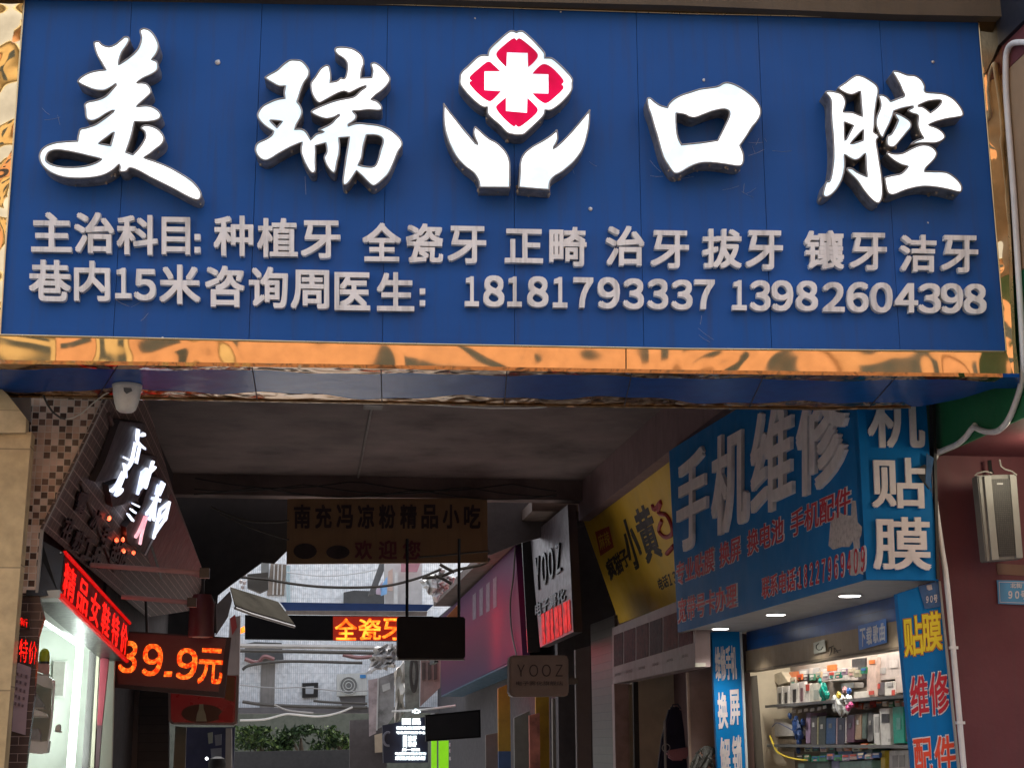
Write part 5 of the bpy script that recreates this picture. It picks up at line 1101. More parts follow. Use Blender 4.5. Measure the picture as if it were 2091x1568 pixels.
MB().abox(12.62, 12.68, onS(1161, 1375, 12.6).dot(LT), 2.34, 2.05, 2.10).build('arm', m_blk, yo)
# glossy pink sign
pk2 = thing('pink_film_sign', 'glossy purple and pink film sign box along the right side', 'sign', onL(1000, 1400, 3.0))
m, nt_, b_ = base('pink_film'); L_ = nt_.links
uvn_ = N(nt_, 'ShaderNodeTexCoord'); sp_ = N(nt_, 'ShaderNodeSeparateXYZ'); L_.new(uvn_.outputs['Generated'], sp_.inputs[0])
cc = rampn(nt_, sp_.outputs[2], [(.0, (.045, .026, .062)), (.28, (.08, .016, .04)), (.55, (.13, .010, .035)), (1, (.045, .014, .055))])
L_.new(cc, b_.inputs['Base Color']); b_.inputs['Roughness'].default_value = .5; b_.inputs['Specular IOR Level'].default_value = .04; b_.inputs['Coat Weight'].default_value = 0; b_.inputs['Coat Roughness'].default_value = .12
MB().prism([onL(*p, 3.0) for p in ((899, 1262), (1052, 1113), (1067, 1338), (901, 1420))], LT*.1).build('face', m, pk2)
m_pt = M('film_text', (.075, .035, .055), .6)
for i in range(4):
    x = 965+i*14
    MB().prism([onL(*p, 2.996) for p in ((x, 1215-i*11), (x+7, 1209-i*11), (x+7, 1262-i*8), (x, 1266-i*8))], LT*.003).build('film_letter', m_pt, pk2)
z_ = onL(1000, 1372, 3.0).z
MB().prism([onL(901, 1420, 3.0), onL(1067, 1340, 3.0), onL(1067, 1340, 3.0)+LT*.45, onL(901, 1420, 3.0)+LT*.45], -ZZ*.02).build('underside', M('teal_underside', (.01, .06, .11), .5), pk2)
MB().tube([onL(*p, 2.97) for p in smooth_open([(1052, 1118), (1048, 1180), (1042, 1230), (1045, 1290), (1055, 1340), (1060, 1380)])], .012, 6).build('loose_wire', mwire, pk2)
rs_ = thing('red_wall_sign', 'added unseen red light box behind the black monitor, shining on the pink film', 'led sign', ptA(22.8, 2.1, 2.9))  # unseen red emitter, added to redden the pink film
MB().abox(22.5, 23.3, 2.02, 2.08, 2.72, 3.22).build('case', m_blk, rs_)
MB().abox(22.55, 23.25, 2.081, 2.09, 2.76, 3.18).build('screen', M('added_red_glow', (.2, 0, 0), .4, emit=(1, .01, .05), es=13), rs_)

# shutters, doors and posts below those signs
dn = thing('closed_shopfronts', 'row of dim shopfronts with grey posts and a dark roller shutter on the right', 'shopfront', ptA(20, 3.3, 0))
def fp(px, s, mat, name, th=.08): return MB().plate([onS(*p, s) for p in px], th).build(name, mat, dn)
fp([(1175, 1326), (1205, 1318), (1209, 1640), (1180, 1640)], 15.7, M('grey_pier', (.135, .115, .12), .6, var=.15), 'pier')
MB().abox(16.05, 17.4, 3.38, 3.415, 0, 2.9).build('roller_shutter', M_grid('shutter_dark', [(.055, .045, .045), (.06, .05, .048)], (.02, .018, .018), 3, .09, .12, rough=.45, bump=.6), dn)
fp([(1128, 1425), (1153, 1425), (1155, 1640), (1130, 1640)], 19, M('grey_door', (.17, .16, .14), .6), 'door')
fp([(1154, 1440), (1168, 1440), (1170, 1640), (1156, 1640)], 18.9, M('cream_door', (.27, .26, .17), .6), 'door')
fp([(1169, 1500), (1176, 1500), (1178, 1560), (1171, 1560)], 18.8, M('pale_notice', (.35, .38, .46), .5), 'notice')
fp([(1094, 1422), (1121, 1422), (1123, 1640), (1096, 1640)], 21, M('yellow_post', (.34, .19, .01), .6, var=.25), 'yellow_post')
fp([(1081, 1460), (1102, 1455), (1104, 1640), (1083, 1640)], 20.8, M('poster', (.30, .10, .07), .6, var=.8, scale=4), 'poster')
fp([(1050, 1465), (1082, 1450), (1084, 1640), (1052, 1640)], 21.2, M('grey_door2', (.12, .125, .115), .6), 'door')
fp([(1017, 1405), (1041, 1395), (1043, 1533), (1018, 1533)], 23, M('yellow_post2', (.27, .17, .015), .6, var=.25), 'yellow_post')
fp([(1018, 1533), (1043, 1533), (1044, 1640), (1019, 1640)], 23, M('blue_post', (.03, .07, .16), .6), 'blue_post')
fp([(992, 1500), (1017, 1495), (1018, 1640), (993, 1640)], 23.4, M('grey_shut2', (.10, .095, .09), .6), 'door')
MB().abox(19.0, 40, 3.5, 3.7, 0, 4.6).build('rear_wall', m_dark, dn)
MB().abox(18.75, 18.95, 3.22, 4.5, 0, 4.6).build('rear_return', m_dark, dn)
m_blk2 = M('matt_black', (.004, .004, .005), .6, spec=.1)
sbx = thing('black_sign_box', 'large unlit black sign box above the lime green strip on the right', 'sign', onS(925, 1512, 22))
MB().plate([onS(*p, 22) for p in ((869, 1459), (981, 1448), (982, 1505), (870, 1513))], .15).build('case', m_blk2, sbx)
MB().plate([onS(*p, 21.98) for p in ((872, 1462), (978, 1452), (978, 1502), (873, 1509))], .02).build('screen', M('off_screen', (.010, .010, .012), .5, spec=.15), sbx)
lime = thing('lime_board', 'bright lime green upright board under the black sign box', 'board', onS(898, 1568, 26))
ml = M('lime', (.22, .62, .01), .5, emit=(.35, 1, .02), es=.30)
MB().plate([onS(*p, 26) for p in ((881, 1512), (892, 1512), (892, 1640), (881, 1640))], .05).build('panel', ml, lime)
MB().plate([onS(*p, 25.98) for p in ((896, 1512), (916, 1511), (916, 1640), (896, 1640))], .05).build('panel', ml, lime)
for y in (1520, 1532, 1548): MB().blob(onS(919, y, 25.9), .035, (.5, .5, 1), 6).build('lamp', m_wtx, lime)
gw = thing('lit_name_board', 'navy standing sign covered in glowing white lettering', 'sign', onS(830, 1560, 24))
MB().plate([onS(*p, 24) for p in ((781, 1480), (873, 1462), (874, 1556), (783, 1557))], .15).build('case', M('navy_case', (.012, .016, .035), .4), gw)
m_gw = M_lit('glow_text', (.72, .93, 1.0), (.9, 1, 1), 1.6, 2.6, 9)
for (x0, y0, x1, y1, tx, b_) in ((841, 1446, 859, 1456, '心', .06), (821, 1466, 839, 1479, '国', .06), (842, 1466, 859, 1479, '民', .06), (809, 1482, 869, 1489, '健康生活口腔护理', .05), (809, 1492, 869, 1498, '专业齿科服务中心', .05), (823, 1501, 831, 1525, '目', .06), (833, 1501, 851, 1512, '洁牙', .05), (833, 1513, 851, 1524, '补牙', .05), (821, 1527, 857, 1533, '周一至日', .05), (807, 1535, 870, 1541, '电话预约到店咨询', .05), (807, 1543, 869, 1551, '欢迎光临诊所', .05)):
    mb = MB(); put(mb, tx, rq(x0, y0, x1, y1, onS, 23.97, 0), .01, 0, bold=b_); mb.build('glowing_line', m_gw, gw)
MB().tube([onS(792+9*math.cos(t_*.4), 1508+14*math.sin(t_*.4), 23.97) for t_ in range(3, 14)], .018, 5).build('crescent_mark', M('grey_mark', (.14, .14, .17), .5), gw)
MB().tube([onS(800, 1452, 24.1), onS(868, 1448, 24.1), onS(930, 1440, 24.1)], .02, 6).build('arm', M('arm_pale', (.5, .5, .48), .4), gw)

# hanging food sign, black monitor, LED banner
hs = thing('hanging_food_sign', 'dim ochre signboard with dark brown lettering hanging across the end of the passage', 'sign', onS(790, 1150, 17.4))
MB().plate([onS(*p, 17.40) for p in ((587, 1018), (995, 1017), (996, 1148), (585, 1151))], .05).build('board', M('ochre_board', (.22, .13, .065), .65, var=.15, scale=1.5, streak=.2), hs)
m_br = M('brown_letter', (.022, .010, .014), .6); m_br2 = M('maroon_letter', (.10, .016, .024), .6)
for i, ch in enumerate('南充冯凉粉精品小吃'):
    mb = MB(); put(mb, ch, rq(600+i*43.4, 1030, 634+i*43.4, 1079, onS, 17.395, -.005), .004, 0, bold=.03); mb.build('brown_letter', m_br, hs)
for ch, x0, x1 in (('欢', 724, 760), ('迎', 773, 811), ('您', 822, 859)):
    mb = MB(); put(mb, ch, rq(x0, 1103, x1, 1142, onS, 17.395, 0), .004, 0, bold=.025); mb.build('maroon_letter', m_br2, hs)
for cx, cy, rx, ry in ((623, 1125, 24, 16), (690, 1127, 24, 14)):
    MB().plate([onS(cx+rx*math.cos(t_*.35), cy+ry*math.sin(t_*.35), 17.393) for t_ in range(18)], .003).build('dish_print', M('dish_print', (.022, .014, .016), .6, var=.6, scale=8) if cx == 623 else bpy.data.materials['dish_print'], hs)
bm_ = thing('black_monitor', 'black monitor hung on two rods in the middle of the alley', 'monitor', onS(880, 1344, 14))
MB().plate([onS(*p, 14) for p in ((811, 1262), (815, 1259), (946, 1259), (950, 1263), (950, 1340), (946, 1344), (815, 1344), (811, 1340))], .10).build('case', M('monitor_black', (.010, .010, .012), .5, spec=.2), bm_)
MB().plate([onS(*p, 14.0) for p in ((812, 1344), (949, 1344), (949, 1347), (812, 1347))], .1).build('bottom_edge', M('monitor_edge', (.09, .085, .08), .5), bm_)
for x in (831, 937): MB().tube([onS(x, 1262, 14.05), onS(x+.5, 1100, 14.05)], .016, 6).build('rod', m_blk, bm_)
lb = thing('scrolling_banner', 'black scrolling banner across the alley showing orange characters', 'led sign', onS(660, 1308, 21))
MB().plate([onS(*p, 21) for p in ((500, 1255), (885, 1258), (885, 1309), (500, 1304))], .15).build('case', m_blk2, lb)
m_ob = M_lit('orange_banner', (1.0, .08, .006), (1.0, .24, .02), 1.7, 2.6, 6, (.1, .02, 0))
m_oh = M('ember_screen', (.10, .008, .004), .5, emit=(1, .03, .004), es=.16)
MB().plate([onS(*p, 20.99) for p in ((680, 1258), (829, 1259), (829, 1308), (680, 1307))], .012).build('lit_field', m_oh, lb)
for ch, x0, x1 in (('全', 684, 729), ('瓷', 732, 778), ('牙', 780, 826)):
    mb = MB(); put(mb, ch, rq(x0, 1262, x1, 1306, onS, 20.98, .01), .004, 0, bold=.015); mb.build('orange_character', m_ob, lb)
MB().plate([onS(*p, 20.99) for p in ((489, 1283), (499, 1278), (500, 1290), (489, 1294))], .02).build('orange_end', m_ob, lb)
# ------------------------------------------------------------------ far end: white tiled building, awnings, cables, greenery
m_wt = M_grid('white_tile', [(.86, .88, .89), (.90, .91, .92), (.82, .85, .87)], (.60, .64, .66), .05, .23, .22, rough=.35, bump=.3)
fb_ = thing('white_tiled_building', 'white tiled building closing the far end of the alley', 'building', ptA(38, 1, 0))
MB().abox(38, 39, -3.5, 5.5, 2.32, 9).build('tiled_wall', m_wt, fb_)
m_grime = M('grime_column', (.26, .24, .22), .8, var=.3, scale=2, streak=.3)
MB().plate([onS(*p, 37.97) for p in ((534, 1345), (562, 1345), (560, 1455), (530, 1455))], .04).build('stained_pier', m_grime, fb_)
MB().plate([onS(*p, 37.96) for p in ((553, 1150), (585, 1152), (580, 1215), (545, 1215))], .06).build('shutter_window', M('window_brown', (.25, .20, .16), .5, var=.3), fb_)
for x in (559, 567, 575): MB().plate([onS(*p, 37.9) for p in ((x, 1152), (x+2.5, 1152), (x, 1214), (x-3, 1214))], .05).build('window_bar', M('window_bar', (.55, .53, .50), .5) if x == 559 else bpy.data.materials['window_bar'], fb_)
MB().plate([onS(*p, 37.5) for p in ((533, 1150), (549, 1146), (549, 1180), (533, 1185))], .2).build('meter_box', M('meter_box', (.17, .17, .16), .6), fb_)
MB().abox(37.6, 38, -3.5, 5.5, 2.26, 2.40).build('ledge', M('ledge', (.16, .15, .15), .8), fb_)
for x, yb_ in ((590, 1250), (586, 1240)): MB().tube([onS(x, 1155, 37.9), onS(x+1, yb_, 37.9)], .02, 6).build('drain_pipe', M('drain_teal', (.40, .52, .54), .5) if x == 590 else bpy.data.materials['drain_teal'], fb_)
for x0, y0, x1, y1 in ((702, 1205, 790, 1236), (500, 1310, 575, 1345)): MB().plate([onS(*p, 37.6) for p in ((x0, y0+4), (x0+20, y0), (x1, y0+2), (x1+4, y1), (x0, y1))], .3).build('dark_canopy', M('far_canopy', (.07, .07, .07), .7) if x0 == 702 else bpy.data.materials['far_canopy'], fb_)
ac = thing('air_conditioner', 'white air conditioner unit on the white tiled wall', 'air conditioner', onS(718, 1422, 37.5))
m_ac = M('ac_white', (.60, .60, .56), .5, var=.1, streak=.2)
MB().plate([onS(*p, 37.3) for p in ((688, 1376), (749, 1373), (750, 1419), (688, 1421))], .38).build('casing', m_ac, ac, bevel=.01)
cx, cy, rr = 712, 1399, 19
MB().plate([onS(cx+rr*math.cos(t_*.2618), cy+rr*math.sin(t_*.2618), 37.285) for t_ in range(24)], .02).build('fan_opening', M('fan_dark', (.20, .20, .19), .6), ac)
for k in range(3): MB().tube([onS(cx+(6+k*6)*math.cos(t_*.2618), cy+(6+k*6)*math.sin(t_*.2618), 37.27) for t_ in range(25)], .010, 5).build('grille_ring', m_ac, ac)
MB().plate([onS(*p, 37.28) for p in ((735, 1377), (747, 1377), (747, 1384), (735, 1384))], .01).build('energy_label', M('label_blue', (.05, .25, .55), .5), ac)
MB().plate([onS(*p, 37.4) for p in ((692, 1421), (746, 1420), (746, 1440), (700, 1442))], .1).build('bracket', M('ac_bracket', (.14, .13, .13), .7), ac)
bs = thing('square_window', 'small square black framed opening in the white tiled wall', 'window', onS(633, 1424, 37.9))
MB().plate([onS(*p, 37.92) for p in ((617, 1394), (650, 1393), (649, 1423), (617, 1424))], .05).build('frame', m_blk, bs)
MB().plate([onS(*p, 37.90) for p in ((624, 1401), (641, 1400), (640, 1416), (624, 1416))], .03).build('pane', M('grey_pane', (.40, .42, .44), .4), bs)
# pipes and cables crossing the alley
m_gpipe = M('grey_pipe', (.33, .31, .29), .4, var=.2)
def cable(pts, s, r, label, mat, cat='cable', name='cable'):
    return tag(MB().tube([onS(*p, s) for p in smooth_open(pts)], r, 6).build(name, mat, smooth=True), label, cat)
cable([(490, 1318), (620, 1320), (765, 1322)], 34, .055, 'thick pale pipe crossing the alley just under the scrolling banner', m_gpipe, 'pipe', 'pipe')
cable([(490, 1328), (620, 1330), (765, 1333)], 34.2, .045, 'darker pipe running just below the thick pale pipe', M('dark_pipe', (.07, .065, .06), .6), 'pipe', 'pipe')
cable([(495, 1367), (510, 1358), (560, 1351), (620, 1350), (740, 1353)], 33, .035, 'dark cable bending across the tiles above the air conditioner', mwire)
cable([(495, 1432), (540, 1438), (620, 1442), (750, 1444)], 33, .04, 'heavy dark cable sagging under the air conditioner', mwire)
cable([(490, 1470), (540, 1468), (580, 1458), (600, 1458), (650, 1462), (690, 1455), (720, 1443)], 30, .022, 'thin white cable drooping below the tiled wall', M('pale_cable', (.55, .53, .50), .5))
cable([(560, 1438), (590, 1450), (640, 1455)], 31, .02, 'short grey cable under the tiled wall', M('grey_cable', (.28, .27, .26), .6))
cable([(640, 1430), (670, 1433), (750, 1436)], 33.4, .03, 'short dark cable left of the air conditioner bracket', mwire)
cable([(490, 1178), (545, 1183), (600, 1192), (660, 1198), (740, 1199), (800, 1194), (860, 1178), (900, 1162)], 19, .018, 'black cable sagging across the lit tiles under the hanging food sign', mwire)
cable([(430, 1035), (500, 1062), (560, 1066), (590, 1063)], 17.2, .012, 'thin dark cable under the passage ceiling left of the hanging food sign', mwire)
cable([(450, 1050), (520, 1080), (590, 1102)], 17.1, .010, 'second thin dark cable sloping to the lower left corner of the hanging food sign', mwire)
cable([(855, 1137), (900, 1134), (960, 1128), (1000, 1125)], 17.2, .012, 'thin dark cable along the lower edge of the hanging food sign', mwire)
cable([(862, 1180), (900, 1176), (935, 1163), (985, 1152), (1000, 1140)], 17.6, .02, 'dark twisted cable at the lower right of the hanging food sign', mwire)
cable([(898, 1152), (912, 1160), (928, 1168)], 17.5, .02, 'short dark strut beside the right rod of the black monitor', mwire)
cable([(890, 1176), (905, 1182), (922, 1192)], 17.5, .02, 'second short dark strut beside the right rod of the black monitor', mwire)
cable([(490, 1398), (560, 1404), (620, 1403), (700, 1411), (760, 1409)], 35, .014, 'thin grey wire crossing the tiles beside the square opening', M('thin_grey', (.30, .30, .30), .6))
cable([(585, 1168), (660, 1176), (730, 1170), (790, 1158)], 36, .014, 'thin pale wire drooping across the top of the lit tiles', M('thin_pale', (.45, .45, .45), .6))
cable([(500, 1345), (525, 1352), (540, 1340), (560, 1346)], 34.5, .05, 'tangled red and grey pipes at the left edge of the tiles', M('red_pipe', (.22, .10, .10), .6), 'pipe', 'pipe')
cable([(700, 1336), (730, 1342), (760, 1340)], 34.6, .05, 'reddish pipes at the right edge of the tiles under the banner', bpy.data.materials['red_pipe'], 'pipe', 'pipe')
# left side beyond the passage
m_tarp = M('dark_tarp', (.008, .008, .011), .7, var=.3, scale=3)
tp = thing('dark_tarp', 'dark tarp sloping down from the passage ceiling on the left', 'tarp', onS(500, 1200, 18))
MB().plate([onS(*p, 18.0) for p in ((560, 1150), (590, 1120), (590, 1000), (300, 1000), (330, 1300), (438, 1300), (445, 1215), (470, 1195), (535, 1148))], .05).build('sheet', m_tarp, tp)
aw = thing('grey_awning', 'battered dark grey awning sheet hanging out from the left', 'awning', onS(540, 1276, 18.6))
MB().prism([onS(470, 1203, 18.6), onS(568, 1233, 19.6), onS(601, 1278, 19.2), onS(512, 1252, 18.2), onS(480, 1240, 17.9)], ZZ*.03).build('sheet', M('awning_grey', (.035, .032, .026), .8, spec=.0, var=.25, scale=3, streak=.3), aw)
MB().tube([onS(480, 1241, 17.88), onS(512, 1253, 18.18), onS(601, 1279, 19.18)], .018, 6).build('edge_tube', M('awning_edge', (.20, .18, .17), .5), aw)
ws = thing('tilted_white_sheet', 'pale grey sheet of board leaning beside the awning', 'board', onS(450, 1296, 17.8))
MB().plate([onS(*p, 17.8) for p in ((438, 1238), (470, 1206), (474, 1225), (465, 1260), (440, 1298))], .03).build('sheet', M('pale_sheet', (.26, .27, .30), .6), ws)
wp = thing('white_post', 'narrow pale painted post at the left of the tiled building', 'post', onS(475, 1400, 19))
MB().plate([onS(*p, 19.0) for p in ((469, 1262), (491, 1256), (488, 1400), (463, 1400))], .12).build('post', M('pale_post2', (.36, .31, .31), .6, var=.2, scale=3, streak=.3), wp)
MB().plate([onS(*p, 18.98) for p in ((470, 1262), (480, 1254), (484, 1280), (474, 1296))], .02).build('red_scrap', M('red_scrap', (.36, .05, .05), .6), wp)
gb = thing('junction_box', 'small grey box with white clips beside the dark tarp', 'box', onS(520, 1200, 20))
MB().plate([onS(*p, 20) for p in ((505, 1172), (548, 1168), (548, 1202), (530, 1210), (505, 1200))], .15).build('case', M('jbox', (.10, .10, .095), .6), gb)
for x, y in ((499, 1174), (492, 1187), (499, 1190), (496, 1199)): MB().blob(onS(x, y, 19.9), .028, (1, .6, 1), 7).build('clip', m_wtx, gb)
# right side beyond: blue canopy and torn tarps
bcn = thing('blue_canopy', 'flat blue canopy with a pale edge above the scrolling banner', 'canopy', onS(720, 1250, 22))
MB().plate([onS(572, 1229, 21.6), onS(886, 1234, 21.6), onS(872, 1247, 21.6), onS(585, 1246, 21.6)], .05).build('fascia', M('canopy_blue', (.012, .045, .16), .5, var=.15), bcn)
MB().plate([onS(*p, 21.45) for p in ((583, 1246), (873, 1248), (871, 1257), (583, 1254))], .05).build('edge', M('canopy_edge', (.28, .24, .21), .6, var=.25, streak=.3), bcn)
bt_ = thing('lean_to_roof', 'brown lean to roof and boards over the right side beyond the passage', 'roof', onS(900, 1255, 20))
MB().abox(17.75, 31, 2.76, 3.9, 4.27, 4.40).build('beam', M('beam_brown', (.075, .05, .04), .75, var=.3, scale=3), bt_)
MB().plate([onS(*p, 18.6) for p in ((975, 985), (1200, 985), (1200, 1070), (1062, 1108), (1002, 1132), (975, 1132))], .1).build('end_board', m_dark, bt_)
MB().plate([onS(*p, 20.2) for p in ((912, 1258), (936, 1233), (937, 1260))], .05).build('rust_panel', M('rust', (.30, .10, .035), .7), bt_)
def tarp(pts, s, label, col, n=9, seed=1, name='tarp'):
    """A crumpled sheet: the outline is filled with a lattice pushed in and out."""
    rs = random.Random(seed); t = thing(name, label, 'tarp', onS(*pts[2], s)); mb = MB()
    TL_, TR_, BR_, BL_ = [Vector((p[0], p[1])) for p in pts]; gv = []
    for j in range(n+1):
        for i in range(n+1):
            a_, b2_ = i/n, j/n; p = TL_.lerp(TR_, a_).lerp(BL_.lerp(BR_, a_), b2_)
            e = 0 if i in (0, n) or j in (0, n) else 1
            gv.append(onS(p.x+rs.uniform(-2, 2)*(1+.8*(1-e)), p.y+rs.uniform(-2.5, 2.5)*(1+.8*(1-e)), s+rs.uniform(-.10, .10)))
    mb.add(gv, [(j*(n+1)+i, j*(n+1)+i+1, (j+1)*(n+1)+i+1, (j+1)*(n+1)+i) for j in range(n) for i in range(n)])
    o_ = mb.build('sheet', M('tarp_%d' % seed, col, .55, var=.25, scale=3, streak=.2), t)
    sm = o_.modifiers.new('thick', 'SOLIDIFY'); sm.thickness = .02
    return t
tarp([(768, 1318), (812, 1318), (808, 1362), (748, 1372)], 26, 'crumpled silver grey tarp left of the black monitor', (.44, .43, .42), 9, 1)
hpo = thing('hanging_poster', 'torn grey and pink advertising poster hanging under the silver tarp', 'poster', onS(780, 1498, 26.5))
MB().plate([onS(*p, 26.5) for p in ((752, 1388), (771, 1384), (768, 1496), (754, 1503))], .04).build('left_strip', M('poster_rose', (.36, .30, .31), .6, var=.55, scale=5), hpo)
MB().plate([onS(*p, 26.45) for p in ((773, 1384), (806, 1372), (804, 1462), (792, 1478), (771, 1488))], .04).build('right_sheet', M('poster_grey', (.26, .26, .265), .55, var=.7, scale=4), hpo)
MB().plate([onS(*p, 26.42) for p in ((771, 1384), (774, 1384), (771, 1490), (768, 1491))], .03).build('batten', M('poster_batten', (.5, .5, .5), .5), hpo)
MB().plate([onS(*p, 26.40) for p in ((780, 1398), (796, 1393), (797, 1406), (782, 1412))], .02).build('printed_block', M('poster_print', (.5, .52, .52), .5), hpo)
tarp([(806, 1372), (826, 1346), (826, 1450), (806, 1480)], 25.5, 'pale upright sheet beside the torn poster cloth', (.48, .46, .42), 5, 3)
tarp([(858, 1188), (902, 1158), (926, 1182), (890, 1230)], 24, 'folded pale tarp under the hanging food sign', (.52, .52, .50), 9, 4)
pps = thing('plaster_sheet', 'pinkish plaster coloured board with dark slots under the black monitor', 'board', onS(880, 1440, 24.6))
MB().plate([onS(*p, 24.6) for p in ((859, 1348), (900, 1346), (899, 1403), (858, 1442))], .05).build('board', M('plaster_pink', (.30, .21, .19), .6, var=.35, scale=4, streak=.3), pps)
for x in (862, 874, 886): MB().plate([onS(*p, 24.57) for p in ((x, 1352), (x+7, 1352), (x+7, 1386), (x, 1388))], .03).build('dark_slot', M('slot', (.07, .05, .045), .7) if x == 862 else bpy.data.materials['slot'], pps)
lp = thing('loft_room', 'pale washing balcony with hanging clothes right of the tiled wall', 'balcony', onS(830, 1236, 30))
MB().plate([onS(*p, 30) for p in ((785, 1150), (862, 1148), (862, 1236), (786, 1236))], .2).build('back_wall', M('balcony_wall', (.50, .49, .48), .6, var=.15), lp)
for pts, c_ in ((((776, 1200), (791, 1176), (790, 1212), (778, 1216)), (.22, .42, .70)), (((768, 1205), (782, 1185), (778, 1214), (768, 1212)), (.48, .38, .46)), (((793, 1166), (802, 1160), (802, 1206), (792, 1206)), (.52, .38, .32)), (((819, 1150), (858, 1150), (852, 1167), (819, 1167)), (.42, .20, .23)), (((806, 1168), (812, 1168), (812, 1232), (804, 1232)), (.6, .6, .58))):
    MB().plate([onS(*p, 29.8) for p in pts], .05).build('cloth', M('cloth_%d' % int(c_[0]*100), c_, .8), lp)
MB().plate([onS(*p, 30.2) for p in ((765, 1212), (790, 1150), (775, 1150), (752, 1215))], .2).build('dark_reveal', M('reveal', (.12, .12, .12), .8), lp)
mbt = thing('mirror_panel', 'glassy dark panel with a coil of cable under the black monitor', 'panel', onS(838, 1450, 25.2))
MB().plate([onS(*p, 25.2) for p in ((826, 1347), (858, 1347), (856, 1455), (828, 1465))], .05).build('glass', M('glass_dark', (.20, .22, .20), .15, var=.6, scale=5), mbt)
for k in range(4): MB().tube([onS(845+(5+k)*math.sin(t_*.4), 1375+(26+k*4)*math.cos(t_*.4), 25.1) for t_ in range(17)], .014, 5).build('cable_coil', mwire, mbt)
# greenery and dark base at the very end
def leaves(name, label, cat, cx, cy, rx, ry, s, n, cols, seed):
    rs = random.Random(seed); t = thing(name, label, cat, onS(cx, 1568, s))
    tr = MB(); b0 = onS(cx, 1560, s); tr.tube([Vector((b0.x, b0.y, .1)), Vector((b0.x+.1, b0.y, 1.2)), onS(cx+4, cy, s)], [.09, .07, .03], 7)
    for k in range(4): tr.tube([Vector((b0.x+.1, b0.y, 1.1)), onS(cx+rs.uniform(-rx, rx)*.7, cy+rs.uniform(-ry, ry)*.6, s+rs.uniform(-.4, .4))], [.04, .012], 5)
    tr.build('trunk', M('bark%d' % seed, (.07, .05, .035), .9), t)
    mbs = [MB() for _ in cols]
    clumps = [(rs.uniform(-1, 1), rs.uniform(-1, 1)) for _ in range(14)]
    for _ in range(n):
        a_, b2_ = rs.choice(clumps); px = cx+rx*max(-1, min(1, a_*.8+rs.gauss(0, .22))); py = cy+ry*max(-1, min(1, b2_*.8+rs.gauss(0, .22)))
        p = onS(px, py, s+rs.uniform(-.8, .8)); u_ = Vector((rs.gauss(0, 1), rs.gauss(0, 1), rs.gauss(0, 1))).normalized(); w_ = u_.cross(Vector((rs.gauss(0, 1), rs.gauss(0, 1), rs.gauss(0, 1)))).normalized()
        l_ = rs.uniform(.05, .11); mb = rs.choice(mbs); mb.add([p-u_*l_, p+w_*l_*.4, p+u_*l_, p-w_*l_*.4], [(0, 1, 2, 3)])
    mats_ = [M('leaf%d_%d' % (seed, i), c_, .7, var=.3, spec=.08) for i, c_ in enumerate(cols)]
    allm = MB(); idx = []
    for i, mb in enumerate(mbs): allm.add(mb.v, mb.f); idx += [i]*len(mb.f)
    o_ = allm.build('crown', mats_, t)
    for p_, i in zip(o_.data.polygons, idx): p_.material_index = i
    return t
GC = [(.014, .028, .010), (.026, .046, .014), (.05, .075, .02), (.007, .014, .006)]
leaves('leafy_shrub', 'yellow green shrub under the tiled wall at the alley end, left of the dark gap', 'shrub', 525, 1508, 46, 24, 43, 1300, GC, 11)
leaves('leafy_shrub', 'dark green shrub in the middle under the tiled wall at the alley end', 'shrub', 610, 1506, 44, 24, 44, 1100, GC[:2]+GC[3:], 12)
leaves('leafy_shrub', 'green shrub beside the dark right pier at the alley end', 'shrub', 686, 1506, 36, 24, 43.5, 1000, GC, 13)
eb = thing('alley_end_wall', 'low black wall at the very end of the alley beneath the shrubs', 'wall', ptA(42, 0, 0))
MB().plate([onS(*p, 42) for p in ((470, 1534), (716, 1530), (716, 1640), (470, 1640))], .2).build('wall', m_dark if False else M('black_wall', (.012, .012, .014), .8), eb)
eb2 = thing('dark_end_pier', 'dark wall pier right of the shrubs at the end of the alley', 'pier', ptA(40, 2, 0))
MB().plate([onS(*p, 39.9) for p in ((714, 1470), (790, 1466), (790, 1640), (714, 1640))], .2).build('pier', M('dark_pier', (.05, .042, .045), .8, var=.2), eb2)
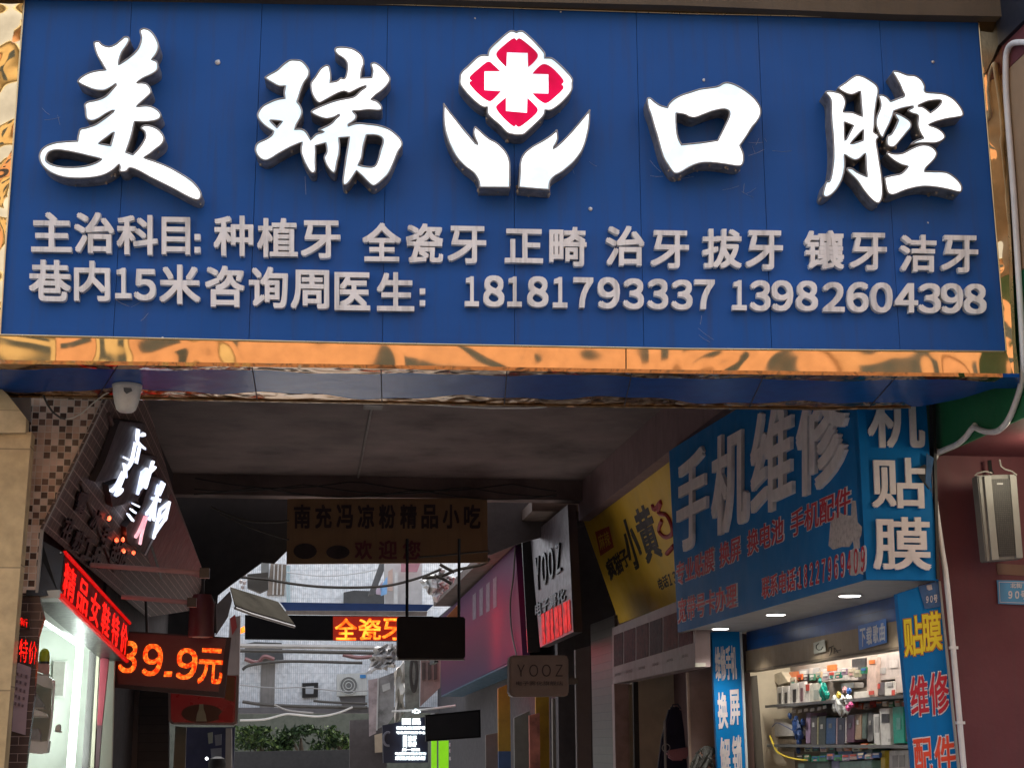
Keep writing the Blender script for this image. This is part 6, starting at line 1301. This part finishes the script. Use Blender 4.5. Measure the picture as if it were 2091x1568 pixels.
MB().plate([onS(*p, 39.7) for p in ((765, 1500), (780, 1496), (781, 1535), (766, 1536))], .12).build('pale_sign', M('beige_box', (.36, .29, .22), .6), eb2)
rear = thing('rear_building', 'shaded grey building behind the shrubs at the end of the alley', 'building', ptA(50, 0, 0))
MB().abox(50, 51, -6, 8, 0, 3.2).build('wall', M('rear_grey', (.06, .065, .05), .8, var=.3), rear)
lft = thing('left_alley_wall', 'grey wall along the left of the open alley beyond the passage', 'wall', ptA(28, -2.5, 0))
MB().abox(17.8, 38, -3.2, -3.0, 0, 5.2).build('wall', M('alley_wall', (.20, .19, .18), .8, var=.2), lft)

# ------------------------------------------------------------------ the street behind the camera, seen only in the mirror trim
def facade(name, label, x0, x1, y, h, col, rows, cols, seed):
    t = thing(name, label, 'building', Vector(((x0+x1)/2, y, 0)))
    MB().box(((x0+x1)/2, y-2, h/2), (x1-x0)/2, 2, h/2).build('wall', M(name+'_wall%d' % seed, col, .7, var=.12, scale=.6), t)
    mg = M('street_glass%d' % seed, (.02, .03, .03), .1); mfr = M('street_frame%d' % seed, (.62, .55, .36), .5)
    for r in range(rows):
        for c_ in range(cols):
            xx = x0+(c_+.5)*(x1-x0)/cols; zz = 3.6+(r+.5)*(h-3.8)/rows
            w = MB().box((xx, y+.03, zz), (x1-x0)/cols*.2, .03, (h-3.8)/rows*.22).build('window', mg, t)
    MB().box(((x0+x1)/2, y+.06, 2.2), (x1-x0)/2*.96, .05, 1.1).build('shop_window', M('dark_shop%d' % seed, (.04, .04, .05), .3), t)
    MB().box(((x0+x1)/2, y+.3, h-.15), (x1-x0)/2+.2, .4, .18).build('cornice', mfr, t)
facade('peach_house', 'peach plastered house across the street, behind the camera', -6, 9, -14, 17, (.50, .25, .125), 3, 3, 1)
facade('ochre_house', 'ochre plastered house across the street, behind the camera to the left', -20, -6.3, -14, 14, (.50, .36, .17), 3, 3, 2)
facade('brown_house', 'brown plastered house across the street, behind the camera to the right', 9.3, 24, -14, 15, (.48, .25, .12), 3, 3, 3)
